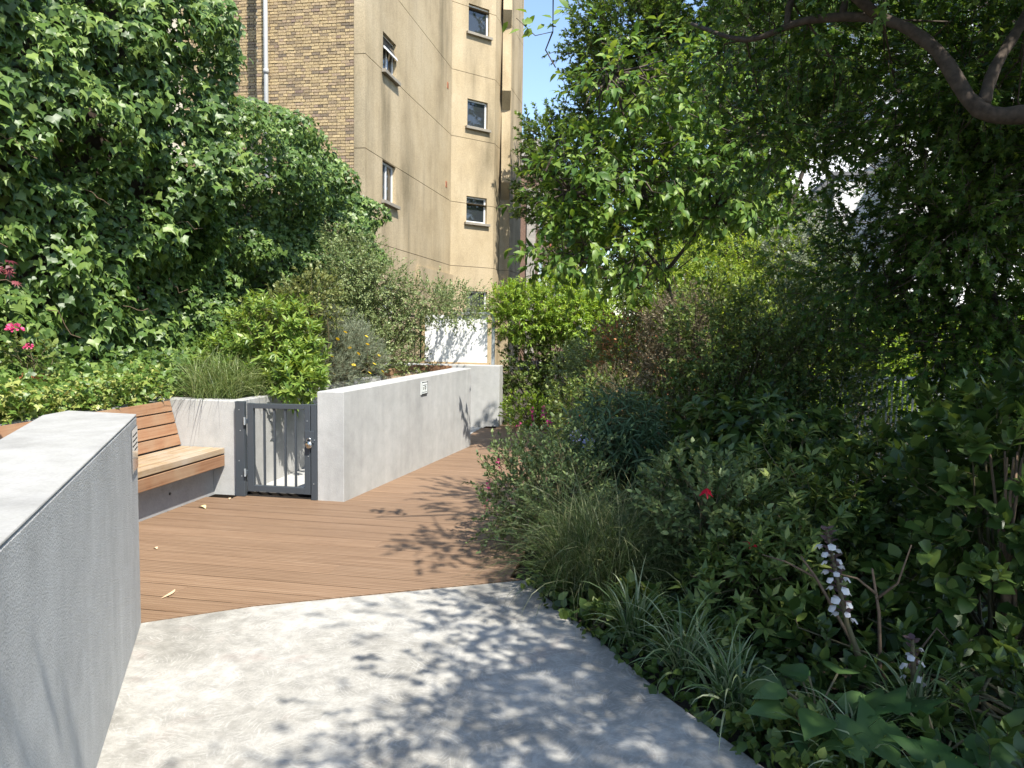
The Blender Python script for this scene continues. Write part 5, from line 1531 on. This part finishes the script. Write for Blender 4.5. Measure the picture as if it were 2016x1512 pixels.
# cherry with big drooping leaves
tree('broadleaf_tree', 'tree with large drooping sunlit leaves in mid picture', (0.39, 9.86, -0.27),
     [([(0.39, 9.86, -0.10), (0.33, 9.74, 1.15), (0.11, 9.52, 2.27), (-0.22, 9.29, 3.39), (-0.56, 9.07, 4.51)], .05, .010),
      ([(0.11, 9.52, 2.27), (-0.45, 9.24, 2.83), (-1.00, 8.96, 3.17), (-1.29, 8.90, 3.39)], .022, .006),
      ([(0.11, 9.52, 2.27), (0.67, 9.41, 3.05), (1.00, 9.29, 3.84)], .026, .007),
      ([(0.22, 9.63, 1.71), (-0.33, 9.18, 2.16), (-0.90, 8.96, 2.38)], .016, .005)],
     [(-0.51, 9.07, 4.23, 0.49, 0.53, 0.58), (-0.96, 8.90, 3.32, 0.30, 0.40, 0.34), (-0.39, 9.01, 3.27, 0.64, 0.58, 0.58), (-0.90, 8.90, 2.55, 0.49, 0.49, 0.30), (0.39, 9.18, 3.50, 0.70, 0.58, 0.70), (-0.17, 8.90, 2.38, 0.58, 0.49, 0.30), (0.90, 9.29, 3.28, 0.58, 0.53, 0.58), (-1.12, 8.90, 2.94, 0.30, 0.35, 0.26), (0.22, 9.07, 4.39, 0.58, 0.47, 0.47), (1.12, 9.18, 3.72, 0.47, 0.47, 0.47), (-1.12, 8.84, 2.60, 0.26, 0.35, 0.35)],
     640, 9, .32, .118, T_CHE, 'cherry', individual=300, up=.25, droop=.5, ang=60, shell=.15, lump=.5, jit=.9, seed=45, zmin=1.8)
# twig of the overhanging tree against the sky
tw = ot
for pts in ([(-.60, 4.1, 3.6), (-.60, 4.3, 3.45), (-.62, 4.46, 3.28), (-.72, 4.45, 3.26), (-.83, 4.44, 3.36)], [(-.62, 4.46, 3.28), (-.66, 4.46, 3.18), (-.60, 4.46, 3.08)]):
    MB().tube(pts, [.005 - .0008 * i for i in range(len(pts))], 5).build('twig', M['bark'], tw)
k = 22
t_ = np.linspace(0, 1, k)
pp_ = np.array([[-.50, 4.47, 3.42]]) * (1 - t_[:, None]) + np.array([[-.84, 4.44, 3.33]]) * t_[:, None] + np.c_[rng.normal(size=k) * .025, rng.normal(size=k) * .02, -.06 * np.sin(t_ * 3.1) + rng.normal(size=k) * .025]
leaf_objects('leaf', T_OV, (pp_, unit(rdir(k) * .8 + np.array([-.4, -.2, -.5])), unit(rdir(k) * .5 + np.array([.2, -.4, .8])), .075 * (.7 + .6 * rng.random(k))), M['cherry'], tw)
# large trees in the background
tree('broadleaf_tree', 'large distant tree rising against the sky beside the cream tower', (1.5, 29.5, 0),
     [([(1.5, 29.5, -.1), (1.4, 29.4, 4), (.8, 29.2, 8), (.2, 29, 11)], .45, .12), ([(1.4, 29.4, 4), (-.6, 29, 6.5), (-2.4, 28.8, 8)], .2, .06), ([(1.2, 29.3, 6), (3.2, 29.2, 9), (4.4, 29, 11.5)], .25, .06)],
     [(-1.7, 28.6, 9.5, 1.6, 1.6, 1.5), (-2.9, 28.3, 7.6, 1.2, 1.3, 1.3), (-1.2, 28.4, 12.2, 2.0, 1.8, 1.7), (.8, 28.6, 10.2, 2.2, 1.8, 2.2), (1.3, 29, 13.6, 2.6, 2.2, 2.2), (-1.6, 28.4, 6.0, 1.8, 1.5, 1.5), (1.2, 28.6, 6.2, 2.2, 1.6, 1.8), (3.8, 29, 9.5, 2.2, 2, 2.2), (4.2, 29, 13, 2.3, 2, 2.2), (-3.4, 28.2, 5.6, .9, 1.0, .9), (-2.6, 28.2, 3.6, 1.5, 1.2, 1.6), (-3.9, 28.2, 8.2, .95, 1.0, 1.0), (-4.15, 28.1, 6.6, .8, .9, 1.1), (-2.2, 28.3, 11.0, 1.0, 1.2, 1.1), (.6, 28.2, 3.2, 2, 1.2, 1.8), (3.6, 28.2, 4.5, 1.6, 1.2, 2.4)],
     11500, 8, .5, .17, T_MAP, 'plane', up=.3, shell=.4, lump=.5, seed=51, zmin=2.5, twig_r=.012)
tree('broadleaf_tree', 'tall sunlit tree filling the back right corner', (9.5, 20.5, 0),
     [([(9.5, 20.5, -.1), (9.3, 20.4, 3), (8.6, 20.2, 6), (7.8, 20, 9)], .3, .08), ([(9.3, 20.4, 3), (7.4, 20, 5), (6.6, 19.8, 7)], .14, .05), ([(9, 20.3, 4.5), (11, 20.2, 7), (12, 20, 9)], .16, .05)],
     [(4.6, 19.8, 8.6, 1.7, 1.4, 1.6), (7.2, 20, 8.8, 2.0, 1.6, 1.8), (9.9, 20.2, 9.0, 2.2, 1.8, 1.9), (8.6, 20, 5.6, 1.7, 1.4, 1.2), (11.3, 20.2, 5.8, 1.8, 1.5, 1.7), (3.4, 19.6, 10.6, 1.6, 1.4, 1.5), (7, 20, 11.5, 2.4, 1.8, 1.6), (11.5, 20, 3.4, 1.6, 1.4, 1.2)],
     4600, 8, .4, .13, T_MAP, 'plane', up=.3, shell=.4, lump=.55, seed=53, zmin=1.5, twig_r=.01)

tree('broadleaf_tree', 'broad sunlit tree in front of the white houses', (1.9, 18.2, 0),
     [([(1.9, 18.2, -.1), (1.9, 18.1, 2), (1.8, 18, 4), (1.6, 18, 6.5)], .18, .05), ([(1.9, 18.1, 2.5), (2.8, 18, 4.2), (3.4, 17.9, 6)], .09, .03), ([(1.85, 18, 3), (.8, 17.9, 4.5), (.2, 17.8, 5.6)], .09, .03)],
     [(.9, 17.8, 4.4, 1.1, .9, 1.0), (2.0, 18, 5.9, 1.3, 1.0, 1.1), (2.2, 17.8, 4.0, 1.0, .9, .9), (.4, 17.9, 6.3, 1.0, .9, .9), (3.3, 18, 6.9, 1.2, 1.0, .9), (1.4, 17.8, 2.8, 1.3, .8, .8), (6.3, 18, 4.6, .8, .8, 1.4), (6.9, 18, 6.6, 1.2, 1, 1.2), (3.0, 17.8, 2.3, 1.1, .7, .6), (2.6, 18, 8.2, 1.5, 1, .9)],
     3600, 8, .3, .10, T_MAP, 'plane', up=.3, shell=.4, lump=.5, seed=57, zmin=1.2, twig_r=.007)
# ------------------------------------------------------------------ small things lying about
def litter(label, x, y, az, s, mat, curl=.35, wid=.22):
    V = []; F = []
    for i in range(7):
        t = i / 6
        w_ = wid * math.sin(math.pi * t) + .004
        zc = curl * math.sin(math.pi * t) * .5
        V += [(-w_ + .12 * math.sin(3 * t), t - .5, zc + .1 * w_), (.12 * math.sin(3 * t), t - .5, zc), (w_ + .12 * math.sin(3 * t), t - .5, zc + .12 * w_)]
    for i in range(6):
        for k_ in range(2):
            a_ = i * 3 + k_
            F.append((a_, a_ + 1, a_ + 4, a_ + 3))
    c, s_ = math.cos(az), math.sin(az)
    vs = [(x + s * (c * p[0] - s_ * p[1]), y + s * (s_ * p[0] + c * p[1]), .004 + s * max(p[2], 0)) for p in V]
    o = put(bpy.data.objects.new('fallen_leaf', mesh_from('fallen_leaf', vs, F, M[mat])))
    tag(o, label, 'leaf', 'dry leaves on the deck')
litter('slender pale dry leaf on the deck beside the grey wall', -2.76, 3.92, .12, .16, 'dry', .03, .07)
litter('yellow dry leaf on the deck in front of the bench', -3.77, 5.84, 1.2, .10, 'dry2')
litter('curled brown leaf on the deck near the gate post', -3.73, 6.20, .6, .05, 'dry')
litter('tiny pale leaf on the deck close to the wall end', -3.40, 4.70, 1.1, .05, 'dry')
shrub('seedling', 'tiny bright green weed at the foot of the grey wall', 'weed', (-2.03, 2.52, 0), [(-2.025, 2.52, .02, .01, .01, .01)], 4, 3, .01, .016, T_OVW, 'lime', stems=3, stem_r=(.0015, .001), bend=.01, sspread=.003, seed=60)
